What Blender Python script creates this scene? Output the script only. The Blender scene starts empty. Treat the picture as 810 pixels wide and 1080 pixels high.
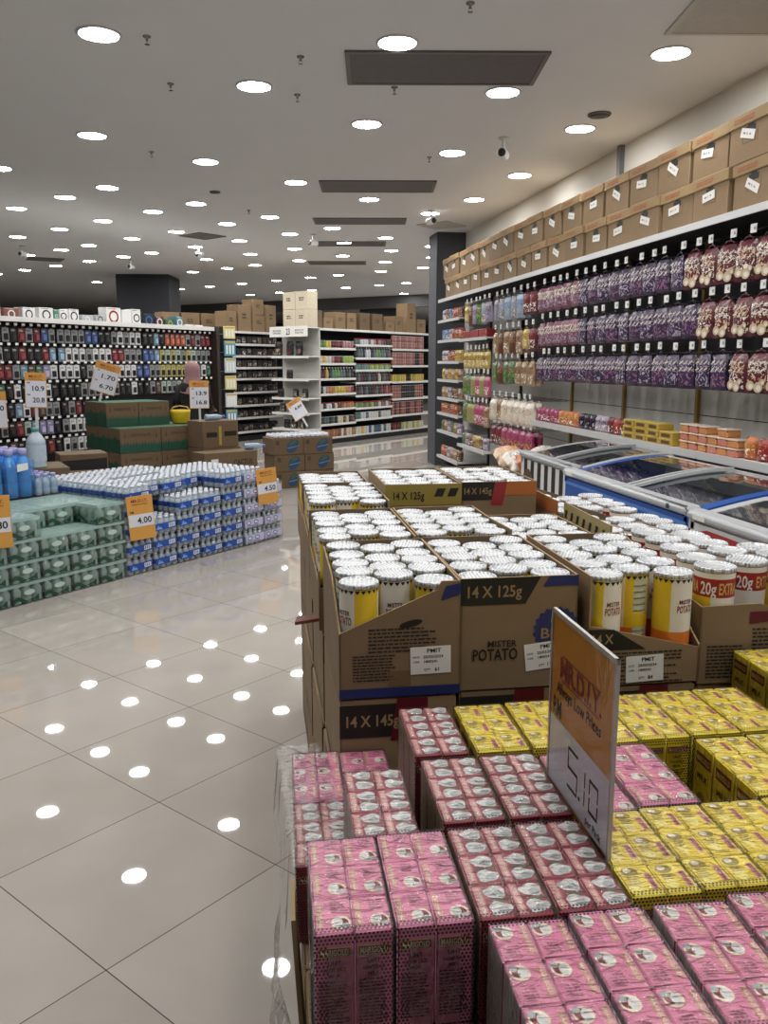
EXPO = 0.33; LAMP = 60.
import bpy, math, random
from math import sin, cos, pi, radians as R
from mathutils import Vector, Matrix
random.seed(7)
S = bpy.context.scene
COL = S.collection
rnd = random.random
def ru(a, b): return a + (b - a) * rnd()
ORD = ['first','second','third','fourth','fifth','sixth','seventh','eighth','ninth','tenth','eleventh','twelfth','thirteenth',
       'fourteenth','fifteenth','sixteenth','seventeenth','eighteenth','nineteenth','twentieth']
ORD += ['twenty-' + o for o in ORD[:9]] + ['thirtieth'] + ['thirty-' + o for o in ORD[:9]] + ['fortieth'] + ['forty-' + o for o in ORD[:9]]
# ------------------------------------------------------------------ materials
def lin(c):
    if isinstance(c, str):
        c = [int(c[i:i+2], 16) / 255 for i in (0, 2, 4)]
        return tuple(x / 12.92 if x <= .04045 else ((x + .055) / 1.055) ** 2.4 for x in c) + (1,)
    return tuple(c)[:3] + (1,)
def mute(h, k=.72):
    """a hex colour pulled towards grey"""
    c = [int(h[i:i+2], 16) for i in (0, 2, 4)]; g = sum(c) / 3
    return ''.join('%02x' % int(max(0, min(255, g + (x - g)*k))) for x in c)
MATS = {}
def mat(name, col, rough=.5, metal=0., var=.12, scale=18., bump=0., bscale=60., trans=0., coat=0., emit=0., vary=0., spec=.5):
    """procedural principled material: colour broken up by noise, optional bump, optional per-object variation"""
    if name in MATS: return MATS[name]
    m = bpy.data.materials.new(name); m.use_nodes = True
    nt = m.node_tree; N = nt.nodes; L = nt.links
    b = N['Principled BSDF']; c = lin(col)
    b.inputs['Roughness'].default_value = rough; b.inputs['Metallic'].default_value = metal
    b.inputs['Specular IOR Level'].default_value = spec
    b.inputs['Transmission Weight'].default_value = trans
    b.inputs['Coat Weight'].default_value = coat; b.inputs['Coat Roughness'].default_value = .08
    tc = N.new('ShaderNodeTexCoord')
    no = N.new('ShaderNodeTexNoise'); no.inputs['Scale'].default_value = scale; no.inputs['Detail'].default_value = 3
    L.new(tc.outputs['Object'], no.inputs['Vector'])
    mx = N.new('ShaderNodeMix'); mx.data_type = 'RGBA'
    mx.inputs['A'].default_value = tuple(x * (1 - var) for x in c[:3]) + (1,)
    mx.inputs['B'].default_value = tuple(min(1, x * (1 + var)) for x in c[:3]) + (1,)
    L.new(no.outputs['Fac'], mx.inputs['Factor'])
    out = mx.outputs['Result']
    if vary:
        oi = N.new('ShaderNodeObjectInfo'); hs = N.new('ShaderNodeHueSaturation')
        ma = N.new('ShaderNodeMapRange'); ma.inputs['To Min'].default_value = 1 - vary; ma.inputs['To Max'].default_value = 1 + vary
        L.new(oi.outputs['Random'], ma.inputs['Value']); L.new(ma.outputs['Result'], hs.inputs['Value'])
        L.new(out, hs.inputs['Color']); out = hs.outputs['Color']
    L.new(out, b.inputs['Base Color'])
    if emit:
        b.inputs['Emission Color'].default_value = c; b.inputs['Emission Strength'].default_value = emit
    if bump:
        n2 = N.new('ShaderNodeTexNoise'); n2.inputs['Scale'].default_value = bscale; n2.inputs['Detail'].default_value = 2
        L.new(tc.outputs['Object'], n2.inputs['Vector'])
        bp = N.new('ShaderNodeBump'); bp.inputs['Strength'].default_value = bump; bp.inputs['Distance'].default_value = .01
        L.new(n2.outputs['Fac'], bp.inputs['Height']); L.new(bp.outputs['Normal'], b.inputs['Normal'])
    MATS[name] = m
    return m
def film(name, tint=(1, 1, 1), gloss=.3, bump=.6, bscale=35., rough=.12):
    """clear crinkled plastic film: mostly see-through, with wrinkled highlights"""
    if name in MATS: return MATS[name]
    m = bpy.data.materials.new(name); m.use_nodes = True
    nt = m.node_tree; N = nt.nodes; L = nt.links
    N.remove(N['Principled BSDF']); o = N['Material Output']
    tr = N.new('ShaderNodeBsdfTransparent'); tr.inputs['Color'].default_value = tint + (1,)
    gl = N.new('ShaderNodeBsdfGlossy'); gl.inputs['Roughness'].default_value = rough
    lw = N.new('ShaderNodeFresnel'); lw.inputs['IOR'].default_value = 1.45
    mu = N.new('ShaderNodeMath'); mu.operation = 'MULTIPLY_ADD'; mu.inputs[1].default_value = gloss * 2; mu.inputs[2].default_value = gloss * .12
    tc = N.new('ShaderNodeTexCoord'); mp = N.new('ShaderNodeMapping'); mp.inputs['Scale'].default_value = (1, 2.2, 1)
    no = N.new('ShaderNodeTexNoise'); no.inputs['Scale'].default_value = bscale; no.inputs['Detail'].default_value = 3; no.inputs['Distortion'].default_value = 1.2
    bp = N.new('ShaderNodeBump'); bp.inputs['Strength'].default_value = bump; bp.inputs['Distance'].default_value = .012
    mix = N.new('ShaderNodeMixShader')
    L.new(tc.outputs['Object'], mp.inputs['Vector']); L.new(mp.outputs['Vector'], no.inputs['Vector']); L.new(no.outputs['Fac'], bp.inputs['Height'])
    L.new(bp.outputs['Normal'], gl.inputs['Normal']); L.new(bp.outputs['Normal'], lw.inputs['Normal'])
    L.new(lw.outputs['Fac'], mu.inputs[0]); L.new(mu.outputs[0], mix.inputs['Fac'])
    L.new(tr.outputs[0], mix.inputs[1]); L.new(gl.outputs[0], mix.inputs[2]); L.new(mix.outputs[0], o.inputs['Surface'])
    MATS[name] = m
    return m
def lattice(name, base, ink, scale, frac=.5, rough=.3, bump=.35, metal=0.):
    """white foil printed with a lattice of small lozenges"""
    m = bpy.data.materials.new(name); m.use_nodes = True
    nt = m.node_tree; N = nt.nodes; L = nt.links; b = N['Principled BSDF']
    b.inputs['Roughness'].default_value = rough; b.inputs['Metallic'].default_value = metal
    tc = N.new('ShaderNodeTexCoord'); mp = N.new('ShaderNodeMapping'); mp.inputs['Rotation'].default_value = (0, 0, .7); mp.inputs['Scale'].default_value = (1, 1, .0)
    br = N.new('ShaderNodeTexBrick'); br.inputs['Scale'].default_value = scale
    br.inputs['Color1'].default_value = lin(ink); br.inputs['Color2'].default_value = lin('b4b8bb'); br.inputs['Mortar'].default_value = lin(base)
    br.inputs['Mortar Size'].default_value = .09; br.inputs['Bias'].default_value = frac; br.inputs['Brick Width'].default_value = .6; br.inputs['Row Height'].default_value = .4
    no = N.new('ShaderNodeTexNoise'); no.inputs['Scale'].default_value = 55; no.inputs['Distortion'].default_value = 1.5
    bp = N.new('ShaderNodeBump'); bp.inputs['Strength'].default_value = bump; bp.inputs['Distance'].default_value = .008
    L.new(tc.outputs['Object'], mp.inputs['Vector']); L.new(mp.outputs['Vector'], br.inputs['Vector'])
    L.new(tc.outputs['Object'], no.inputs['Vector']); L.new(no.outputs['Fac'], bp.inputs['Height'])
    L.new(br.outputs['Color'], b.inputs['Base Color']); L.new(bp.outputs['Normal'], b.inputs['Normal'])
    MATS[name] = m
    return m
# ------------------------------------------------------------------ lettering
TX = {}
def glyphs(s):
    if s in TX: return TX[s]
    cu = bpy.data.curves.new('lettering', 'FONT'); cu.body = s; cu.size = 1; cu.offset = .018; cu.resolution_u = 2
    ob = bpy.data.objects.new('lettering', cu); COL.objects.link(ob)
    dg = bpy.context.evaluated_depsgraph_get(); dg.update()
    me = ob.evaluated_get(dg).to_mesh()
    v = [(p.co.x, p.co.y) for p in me.vertices]; f = [tuple(p.vertices) for p in me.polygons]
    ob.evaluated_get(dg).to_mesh_clear()
    bpy.data.objects.remove(ob); bpy.data.curves.remove(cu)
    xs = [a for a, _ in v]; ys = [b for _, b in v]
    x0, x1, y0, y1 = min(xs), max(xs), min(ys), max(ys); h = .70
    v = [((a - (x0 + x1) / 2) / h, (b - h / 2) / h) for a, b in v]
    TX[s] = (v, f, (x1 - x0) / h)
    return TX[s]
# ------------------------------------------------------------------ mesh builder
class MB:
    def __init__(s): s.v = []; s.f = []; s.m = []; s.sm = []; s.mats = []
    def mi(s, m):
        if m not in s.mats: s.mats.append(m)
        return s.mats.index(m)
    def face(s, idx, m, smooth=False): s.f.append(tuple(idx)); s.m.append(s.mi(m)); s.sm.append(smooth)
    def poly(s, pts, m, smooth=False):
        n = len(s.v); s.v += [tuple(p) for p in pts]; s.face(range(n, n + len(pts)), m, smooth)
    def box(s, x0, x1, y0, y1, z0, z1, m, **k):
        n = len(s.v)
        s.v += [(x, y, z) for z in (z0, z1) for y in (y0, y1) for x in (x0, x1)]
        for nm, q in (('bottom', (0, 2, 3, 1)), ('top', (4, 5, 7, 6)), ('front', (0, 1, 5, 4)), ('back', (2, 6, 7, 3)), ('left', (0, 4, 6, 2)), ('right', (1, 3, 7, 5))):
            s.face([n + i for i in q], k.get(nm, m))
    def rbox(s, x0, x1, y0, y1, z0, z1, c, m, **k):
        """box with chamfered edges"""
        n = len(s.v); X = (x0, x1); Y = (y0, y1); Z = (z0, z1); id = {}
        for i in (0, 1):
            for j in (0, 1):
                for l in (0, 1):
                    sx, sy, sz = (1 if i == 0 else -1), (1 if j == 0 else -1), (1 if l == 0 else -1)
                    for a, p in (('x', (X[i], Y[j] + sy*c, Z[l] + sz*c)), ('y', (X[i] + sx*c, Y[j], Z[l] + sz*c)), ('z', (X[i] + sx*c, Y[j] + sy*c, Z[l]))):
                        id[i, j, l, a] = len(s.v); s.v.append(p)
        g = lambda *q: [id[t] for t in q]
        s.face(g((0,0,0,'z'),(0,1,0,'z'),(1,1,0,'z'),(1,0,0,'z')), k.get('bottom', m)); s.face(g((0,0,1,'z'),(1,0,1,'z'),(1,1,1,'z'),(0,1,1,'z')), k.get('top', m))
        s.face(g((0,0,0,'y'),(1,0,0,'y'),(1,0,1,'y'),(0,0,1,'y')), k.get('front', m)); s.face(g((0,1,0,'y'),(0,1,1,'y'),(1,1,1,'y'),(1,1,0,'y')), k.get('back', m))
        s.face(g((0,0,0,'x'),(0,0,1,'x'),(0,1,1,'x'),(0,1,0,'x')), k.get('left', m)); s.face(g((1,0,0,'x'),(1,1,0,'x'),(1,1,1,'x'),(1,0,1,'x')), k.get('right', m))
        for l in (0, 1):
            for j in (0, 1): s.face(g((0,j,l,'y'),(1,j,l,'y'),(1,j,l,'z'),(0,j,l,'z')), m, True)
            for i in (0, 1): s.face(g((i,0,l,'x'),(i,1,l,'x'),(i,1,l,'z'),(i,0,l,'z')), m, True)
        for i in (0, 1):
            for j in (0, 1):
                s.face(g((i,j,0,'x'),(i,j,1,'x'),(i,j,1,'y'),(i,j,0,'y')), m, True)
                for l in (0, 1): s.face(g((i,j,l,'x'),(i,j,l,'y'),(i,j,l,'z')), m, True)
    def lathe(s, prof, n, m, cx=0, cy=0, cz=0, mf=None, caps=(True, True), ax='z', smooth=True):
        """prof: list of (r, z); mf(k, i) gives the material of ring k, segment i"""
        b = len(s.v)
        for r, z in prof:
            for i in range(n):
                a = 2 * pi * i / n; p = (r * cos(a), r * sin(a), z)
                if ax == 'x': p = (p[2], p[0], p[1])
                if ax == 'y': p = (p[1], p[2], p[0])
                s.v.append((cx + p[0], cy + p[1], cz + p[2]))
        for k in range(len(prof) - 1):
            for i in range(n):
                j = (i + 1) % n
                s.face((b + k*n + i, b + k*n + j, b + (k+1)*n + j, b + (k+1)*n + i), mf(k, i) if mf else m, smooth)
        if caps[0]: s.face([b + i for i in range(n)][::-1], mf(0, 0) if mf else m)
        if caps[1]: s.face([b + (len(prof)-1)*n + i for i in range(n)], mf(len(prof)-1, 0) if mf else m)
    def tube(s, pts, r, m, n=6):
        pts = [Vector(p) for p in pts]; b = len(s.v)
        for k, p in enumerate(pts):
            d = (pts[min(k+1, len(pts)-1)] - pts[max(k-1, 0)]).normalized()
            a = d.cross(Vector((0, 0, 1)) if abs(d.z) < .9 else Vector((1, 0, 0))).normalized(); c = d.cross(a)
            for i in range(n):
                t = 2*pi*i/n; s.v.append(tuple(p + r * (a*cos(t) + c*sin(t))))
        for k in range(len(pts) - 1):
            for i in range(n):
                j = (i+1) % n; s.face((b+k*n+i, b+k*n+j, b+(k+1)*n+j, b+(k+1)*n+i), m, True)
        s.face([b+i for i in range(n)][::-1], m); s.face([b+(len(pts)-1)*n+i for i in range(n)], m)
    def prism(s, pts, off, m, mside=None):
        """extrude a planar outline by a vector"""
        n = len(s.v); k = len(pts); off = Vector(off)
        s.v += [tuple(p) for p in pts] + [tuple(Vector(p) + off) for p in pts]
        s.face(range(n, n+k), m); s.face(list(range(n+k, n+2*k))[::-1], m)
        for i in range(k):
            j = (i+1) % k; s.face((n+i, n+k+i, n+k+j, n+j), mside or m)
    def text(s, t, org, xd, yd, h, m, w=None):
        v, f, tw = glyphs(t); sx = (w / tw) if w else h
        n = len(s.v); o = Vector(org); xd = Vector(xd); yd = Vector(yd)
        s.v += [tuple(o + xd*(a*sx) + yd*(b*h)) for a, b in v]
        for q in f: s.face([n + i for i in q], m)
    def text_cyl(s, t, r, a0, z, h, m, w=None):
        v, f, tw = glyphs(t); sx = (w / tw) if w else h; n = len(s.v)
        s.v += [(r*cos(a0 + a*sx/r), r*sin(a0 + a*sx/r), z + b*h) for a, b in v]
        for q in f: s.face([n + i for i in q], m)
    def disc(s, c, xd, yd, rx, ry, m, n=14):
        c = Vector(c); xd = Vector(xd); yd = Vector(yd)
        s.poly([c + xd*(rx*cos(2*pi*i/n)) + yd*(ry*sin(2*pi*i/n)) for i in range(n)], m)
    def lines(s, org, xd, yd, w, rows, pitch, m, lh=.5, jag=.25):
        """rows of small print"""
        o = Vector(org); xd = Vector(xd); yd = Vector(yd)
        for k in range(rows):
            x = 0.; end = w * ru(1 - jag, 1); y = -k * pitch
            while x < end - .002:
                l = min(ru(.5, 2.2) * pitch, end - x)
                a = o + xd*x + yd*y
                s.poly([a, a + xd*l, a + xd*l + yd*(pitch*lh), a + yd*(pitch*lh)], m)
                x += l + pitch * .3
    def build(s, name, parent=None, loc=None, rz=None):
        me = mesh_of(s, name); o = bpy.data.objects.new(name, me); COL.objects.link(o)
        if parent is not None: o.parent = parent; KIDS.setdefault(parent.name, []).append(o)
        if loc: o.location = loc
        if rz is not None: o.rotation_euler = (0, 0, rz)
        return o
KIDS = {}
def mesh_of(s, name):
    me = bpy.data.meshes.new(name); me.from_pydata(s.v, [], s.f)
    for m in s.mats: me.materials.append(m)
    me.polygons.foreach_set('material_index', s.m); me.polygons.foreach_set('use_smooth', s.sm)
    me.update()
    return me
def place(name, me, parent=None, loc=(0, 0, 0), rz=0.):
    o = bpy.data.objects.new(name, me); COL.objects.link(o); o.location = loc; o.rotation_euler = (0, 0, rz)
    if parent is not None: o.parent = parent; KIDS.setdefault(parent.name, []).append(o)
    return o
LABELS = {}
def tag(o, label, cat, group=None):
    o['label'] = label; o['category'] = cat
    if group: o['group'] = group
    n = len(label.replace(',', ' ').split()); LABELS[label] = LABELS.get(label, 0) + 1
    if n > 16 or n < 4: print('LABELLEN', n, label)
    if LABELS[label] > 1: print('DUPLABEL', label)
    return o
def thing(name, label, cat, loc=(0, 0, 0), rz=0., group=None):
    o = bpy.data.objects.new(name, None); COL.objects.link(o); o.location = loc; o.rotation_euler = (0, 0, rz); o.empty_display_size = .05
    return tag(o, label, cat, group)
def dup(o, loc, rz, label):
    """copy a thing with its parts and sub-parts"""
    c = o.copy(); COL.objects.link(c); c.location = loc; c.rotation_euler = (0, 0, rz)
    tag(c, label, o['category'], o.get('group'))
    cp(o, c)
    return c
def cp(o, c):
    for ch in KIDS.get(o.name, []):
        d = ch.copy(); COL.objects.link(d); d.parent = c; KIDS.setdefault(c.name, []).append(d); cp(ch, d)
def struct(mb, name, parent=None):
    o = mb.build(name, parent); o['kind'] = 'structure'; return o
class Frame:
    """a turned floor-plan frame: p(a, b) = origin + a along + b deeper"""
    def __init__(s, x, y, az): s.o = (x, y); t = R(az); s.u = (sin(t), cos(t)); s.n = (-cos(t), sin(t)); s.rz = pi/2 - t
    def p(s, a, b, z=0): return (s.o[0] + a*s.u[0] + b*s.n[0], s.o[1] + a*s.u[1] + b*s.n[1], z)
# ------------------------------------------------------------------ camera and light level
cam = bpy.data.cameras.new('camera'); co = bpy.data.objects.new('camera', cam); COL.objects.link(co)
co.location = (0, 0, 1.55); co.rotation_euler = (R(90 - 10.06), 0, R(-10.28))
cam.sensor_fit = 'HORIZONTAL'; cam.sensor_width = 36; cam.lens = 885 / 810 * 36; cam.clip_start = .02; cam.clip_end = 200
S.camera = co
S.view_settings.view_transform = 'Standard'; S.view_settings.look = 'None'; S.view_settings.gamma = 1; S.view_settings.use_curve_mapping = False
S.view_settings.exposure = EXPO
w = bpy.data.worlds.new('world'); S.world = w; w.use_nodes = True
w.node_tree.nodes['Background'].inputs['Color'].default_value = (.5, .5, .5, 1); w.node_tree.nodes['Background'].inputs['Strength'].default_value = .02
CEIL = 3.45
TA = R(49.5); TU = (sin(TA), cos(TA)); TV = (cos(TA), -sin(TA))
def tp(u, v): return (u*TU[0] + v*TV[0], u*TU[1] + v*TV[1])
# common materials
white = mat('white_enamel', 'd9d9d6', .35, var=.04)
shelf_white = mat('shelf_white', 'dcdcd8', .3, var=.03)
card = mat('cardboard', '866f52', .8, var=.14, scale=9, vary=.1)
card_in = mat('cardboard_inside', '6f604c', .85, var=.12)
card_pale = mat('cardboard_pale', '987f59', .8, var=.12, vary=.08)
black = mat('black_paint', '17171a', .45, var=.1)
ink = mat('black_print', '16140f', .6, var=.05)
paper = mat('paper_white', 'e4e2dc', .6, var=.03)
steel = mat('steel_wire', '9a9c9e', .3, metal=.9)
navy = mat('navy_print', '1d2a63', .5)
yellow = mat('yellow_print', 'e5c02a', .4, var=.08)
cream = mat('cream_print', 'e9e0c6', .45, var=.06)
red = mat('red_print', 'a01f22', .4, var=.08)
maroon = mat('maroon_print', '5c1019', .45)
orange = mat('orange_print', 'd9701f', .45, var=.08)
# ================================================================== the room
def floor_mat():
    m = bpy.data.materials.new('polished_tile'); m.use_nodes = True
    nt = m.node_tree; N = nt.nodes; L = nt.links; b = N['Principled BSDF']
    tc = N.new('ShaderNodeTexCoord'); mp = N.new('ShaderNodeMapping'); mp.vector_type = 'POINT'
    # turn the world so that the tile joints run along the texture axes
    mp.inputs['Rotation'].default_value = (0, 0, R(49.5 - 90)); L.new(tc.outputs['Object'], mp.inputs['Vector'])
    sx = N.new('ShaderNodeSeparateXYZ'); L.new(mp.outputs['Vector'], sx.inputs[0])
    T = .601
    c, s_ = cos(R(49.5 - 90)), sin(R(49.5 - 90)); px, py = -.2306, 3.727
    o = (px*c - py*s_, px*s_ + py*c); js = []; cells = []
    for k, ax in enumerate(('X', 'Y')):
        a = N.new('ShaderNodeMath'); a.operation = 'SUBTRACT'; L.new(sx.outputs[ax], a.inputs[0]); a.inputs[1].default_value = o[k] - 200*T
        d = N.new('ShaderNodeMath'); d.operation = 'DIVIDE'; L.new(a.outputs[0], d.inputs[0]); d.inputs[1].default_value = T
        f = N.new('ShaderNodeMath'); f.operation = 'FRACT'; L.new(d.outputs[0], f.inputs[0])
        fl = N.new('ShaderNodeMath'); fl.operation = 'FLOOR'; L.new(d.outputs[0], fl.inputs[0]); cells.append(fl)
        g = N.new('ShaderNodeMath'); g.operation = 'PINGPONG'; L.new(f.outputs[0], g.inputs[0]); g.inputs[1].default_value = .5
        h = N.new('ShaderNodeMath'); h.operation = 'LESS_THAN'; L.new(g.outputs[0], h.inputs[0]); h.inputs[1].default_value = .0026
        js.append(h)
    mx = N.new('ShaderNodeMath'); mx.operation = 'MAXIMUM'; L.new(js[0].outputs[0], mx.inputs[0]); L.new(js[1].outputs[0], mx.inputs[1])
    cv = N.new('ShaderNodeCombineXYZ'); L.new(cells[0].outputs[0], cv.inputs[0]); L.new(cells[1].outputs[0], cv.inputs[1])
    wn = N.new('ShaderNodeTexWhiteNoise'); L.new(cv.outputs[0], wn.inputs['Vector'])
    no = N.new('ShaderNodeTexNoise'); no.inputs['Scale'].default_value = 3; no.inputs['Detail'].default_value = 6; L.new(tc.outputs['Object'], no.inputs['Vector'])
    ad = N.new('ShaderNodeMath'); ad.operation = 'MULTIPLY_ADD'; L.new(wn.outputs['Value'], ad.inputs[0]); ad.inputs[1].default_value = .5; L.new(no.outputs['Fac'], ad.inputs[2])
    cr = N.new('ShaderNodeMix'); cr.data_type = 'RGBA'; cr.inputs['A'].default_value = lin('a09990'); cr.inputs['B'].default_value = lin('b2aca4')
    L.new(ad.outputs[0], cr.inputs['Factor'])
    j = N.new('ShaderNodeMix'); j.data_type = 'RGBA'; j.inputs['B'].default_value = lin('2b2724'); L.new(cr.outputs['Result'], j.inputs['A']); L.new(mx.outputs[0], j.inputs['Factor'])
    L.new(j.outputs['Result'], b.inputs['Base Color'])
    rr = N.new('ShaderNodeMapRange'); rr.inputs['To Min'].default_value = .022; rr.inputs['To Max'].default_value = .8; L.new(mx.outputs[0], rr.inputs['Value'])
    L.new(rr.outputs['Result'], b.inputs['Roughness']); b.inputs['Specular IOR Level'].default_value = .6
    return m
X0, X1, Y0, Y1 = -17, 13, -4, 42
m = MB(); m.box(X0, X1, Y0, Y1, -.1, 0, floor_mat()); struct(m, 'floor')
ceil_m = mat('ceiling_paint', 'dcdcdc', .85, var=.03, scale=2)
m = MB(); m.box(X0, X1, Y0, Y1, CEIL, CEIL + .1, ceil_m); struct(m, 'ceiling')
wall_w = mat('wall_white', 'd6d4cd', .8, var=.03, scale=2)
wall_g = mat('wall_grey', '5a5a5b', .8, var=.05, scale=2)
slate = mat('slate_grey_paint', '34363c', .7, var=.05, scale=3)
WX = 3.5
m = MB(); m.box(WX, WX + .12, Y0, 12.6, 0, CEIL, wall_w); struct(m, 'wall_right')
m = MB(); m.box(3.62, X1, 12.5, 12.6, 0, CEIL, wall_g); struct(m, 'wall_return')
m = MB(); m.box(X1 - .1, X1, 12.6, Y1, 0, CEIL, wall_g); struct(m, 'wall_east')
m = MB(); m.box(X0, X1, Y1 - .1, Y1, 0, CEIL, wall_g); struct(m, 'wall_back')
m = MB(); m.box(X0, X0 + .1, Y0, Y1, 0, CEIL, wall_g); struct(m, 'wall_left')
m = MB(); m.box(X0, WX, Y0, Y0 + .1, 0, CEIL, wall_g); struct(m, 'wall_front')
m = MB(); m.box(3.455, WX, 7.36, 7.42, 2.9, CEIL, mat('conduit_grey', '77777a', .5)); struct(m, 'trim_1')
def column(nm, x, y, rz, w, d, mt):
    mb = MB(); mb.rbox(-w/2, w/2, -d/2, d/2, 0, CEIL, .01, mt); o = struct(mb, nm); o.location = (x, y, 0); o.rotation_euler[2] = rz
column('pillar_grey', 3.38, 12.75, 0, .64, .5, mat('pillar_paint', '45474d', .6, var=.06, scale=3))
column('pillar_black', -1.72, 20.0, R(-9), 1.15, 1.1, slate)
column('pillar_dark', 4.75, 25.6, R(-20), 1.5, 1.1, slate)
column('pillar_far', -1.2, 30.8, 0, 1.0, 1.0, slate)
m = MB(); m.box(-7, 7, -.15, .15, 3.12, CEIL, wall_g); o = struct(m, 'beam_far'); o.location = (1.6, 27.0, 0); o.rotation_euler[2] = R(-40)
# ================================================================== ceiling fittings
lens = bpy.data.materials.new('lamp_diffuser'); lens.use_nodes = True
_b = lens.node_tree.nodes['Principled BSDF']; _b.inputs['Base Color'].default_value = (.9, .9, .9, 1)
_b.inputs['Emission Color'].default_value = (1, .99, .98, 1); _b.inputs['Emission Strength'].default_value = LAMP
mb = MB(); mb.lathe([(.128, 0), (.13, -.006), (.118, -.012), (.112, -.008), (.112, 0)], 28, white, caps=(False, False)); FRAME = mesh_of(mb, 'rim')
mb = MB(); mb.lathe([(.112, -.009), (.09, -.011)], 28, lens, caps=(False, True)); mb.f[-1] = mb.f[-1][::-1]; DIFF = mesh_of(mb, 'diffuser')
def row_u(v, us): return [(u, v) for u in us]
VL = [-18.3, -17.1, -15.9, -14.7, -13.6, -12.75, -11.55, -10.45, -9.33, -8.47, -6.68, -4.66, -3.39, -2.18, -.97, .24, 1.45]
lat = []
for iv, v in enumerate(VL):
    for k in range(-3, 24):
        lat.append((4.28 + 1.21*k + (.09 if v < -7 else 0), v))
lat += [(8.7, -5.73), (10.1, -5.7)]
skip = set()
CR, SR = cos(R(10.28)), sin(R(10.28)); CT, ST = cos(R(10.06)), sin(R(10.06))
lamps = []
k_of = lambda u: round((u - 4.28)/1.21)
for u, v in lat:
    x, y = tp(u, v)
    if x > 3.3 and y < 13.2 or y < -3.6 or y > 33 or x < -13 or x > 11: continue
    if -2.5 < x < -1 and 19.2 < y < 20.8 or 3.8 < x < 5.6 and 24.8 < y < 26.5: continue
    if v < -9 and u < 5: continue
    if y > 17 and k_of(u) % 2: continue
    if abs((x - 1.6)*.643 + (y - 27)*.766) < .6: continue
    depth = x*SR + y*CR; side = x*CR - y*SR
    seen = depth > 3.0 and abs(side) < depth*.46 + .1
    if not seen and (y > 6.5 or x < -6) : continue
    lamps.append((VL.index(v) if v in VL else 99, round((u - 4.28)/1.21), x, y, seen))
lamps.sort(key=lambda t: t[3])
proto = None
for i, (a, b, x, y, seen) in enumerate(lamps):
    col = {99: 'odd pair off the grid'}.get(a, ORD[len(VL) - 1 - a if a < 99 else 0] + ' row from the right wall')
    lb = f'round recessed ceiling downlight, {ORD[b + 3]} along its line, {col}'
    if proto is None:
        proto = thing('ceiling_downlight', lb, 'light', (x, y, CEIL), 0, 'ceiling downlights')
        place('rim', FRAME, proto); place('diffuser', DIFF, proto)
    else: dup(proto, (x, y, CEIL), 0, lb)
grille = mat('vent_grille', '65605e', .5); grille_d = mat('vent_dark', '4a4543', .8)
def vent(label, x, y, w, d, rz, n=12, fr=white, sl=None):
    t = thing('ceiling_vent', label, 'air vent', (x, y, CEIL), rz, 'ceiling air vents')
    mb = MB(); e = .03
    for q in ((-w/2, w/2, -d/2, -d/2+e), (-w/2, w/2, d/2-e, d/2), (-w/2, -w/2+e, -d/2+e, d/2-e), (w/2-e, w/2, -d/2+e, d/2-e)): mb.box(*q, -.014, 0, fr)
    mb.build('frame', t)
    mb = MB(); mb.box(-w/2+e, w/2-e, -d/2+e, d/2-e, -.003, 0, grille_d); mb.build('backing', t)
    mb = MB()
    for k in range(n):
        yy = -d/2 + e + (d - 2*e) * (k + .5) / n
        mb.poly([(-w/2+e, yy-.011, -.004), (w/2-e, yy-.011, -.004), (w/2-e, yy+.011, -.012), (-w/2+e, yy+.011, -.012)], sl or grille)
    mb.build('slat', t)
VR = R(-9.6)
vent('long dark slatted air vent, largest one near the middle top', 1.44, 5.74, 1.28, .62, VR, 14, grille)
vent('narrow dark air vent, second beyond the largest vent', 1.65, 9.48, 1.25, .58, VR, 12, grille)
vent('narrow dark air vent, third in line down the ceiling', 1.8, 11.75, 1.25, .48, VR, 10, grille)
vent('thin dark air vent, farthest of the line before the shelves', 1.95, 13.95, 1.2, .5, VR, 10, grille)
vent('grey slatted air vent at the upper corner beside the white wall', 3.0, 4.55, 1.0, .62, VR, 30, mat('vent_grey', 'bdb9b2', .5), mat('vent_grey', 'bdb9b2', .5))
vent('square ceiling air vent just before the grey pillar', 2.97, 11.9, .5, .5, R(45), 22, mat('vent_grey', 'bdb9b2', .5), mat('vent_grey', 'bdb9b2', .5))
vent('diamond air vent far out above the phone accessory wall', -.34, 13.52, .5, .5, R(40), 8, grille)
vent('small air vent above the left end of the shop', -3.3, 17.0, .6, .5, R(20), 8, grille)
vent('small dark air vent beyond the camera over the drinks shelf', 2.1, 16.6, 1.1, .5, VR, 8, grille)
chrome = mat('sprinkler_chrome', '8b8985', .25, metal=.8)
def sprinkler(label, x, y):
    t = thing('fire_sprinkler', label, 'sprinkler', (x, y, CEIL), rnd()*3, 'ceiling sprinklers'); t.scale = (.7, .7, .75)
    mb = MB(); mb.lathe([(.035, 0), (.033, -.008), (.012, -.012), (.01, -.035), (.004, -.04)], 12, chrome); mb.build('stem', t)
    mb = MB(); mb.lathe([(.004, -.055), (.022, -.06), (.022, -.062)], 12, chrome); mb.tube([(-.012, 0, -.03), (-.014, 0, -.05), (0, 0, -.06)], .002, chrome, 4); mb.tube([(.012, 0, -.03), (.014, 0, -.05), (0, 0, -.06)], .002, chrome, 4); mb.build('deflector', t)
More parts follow.
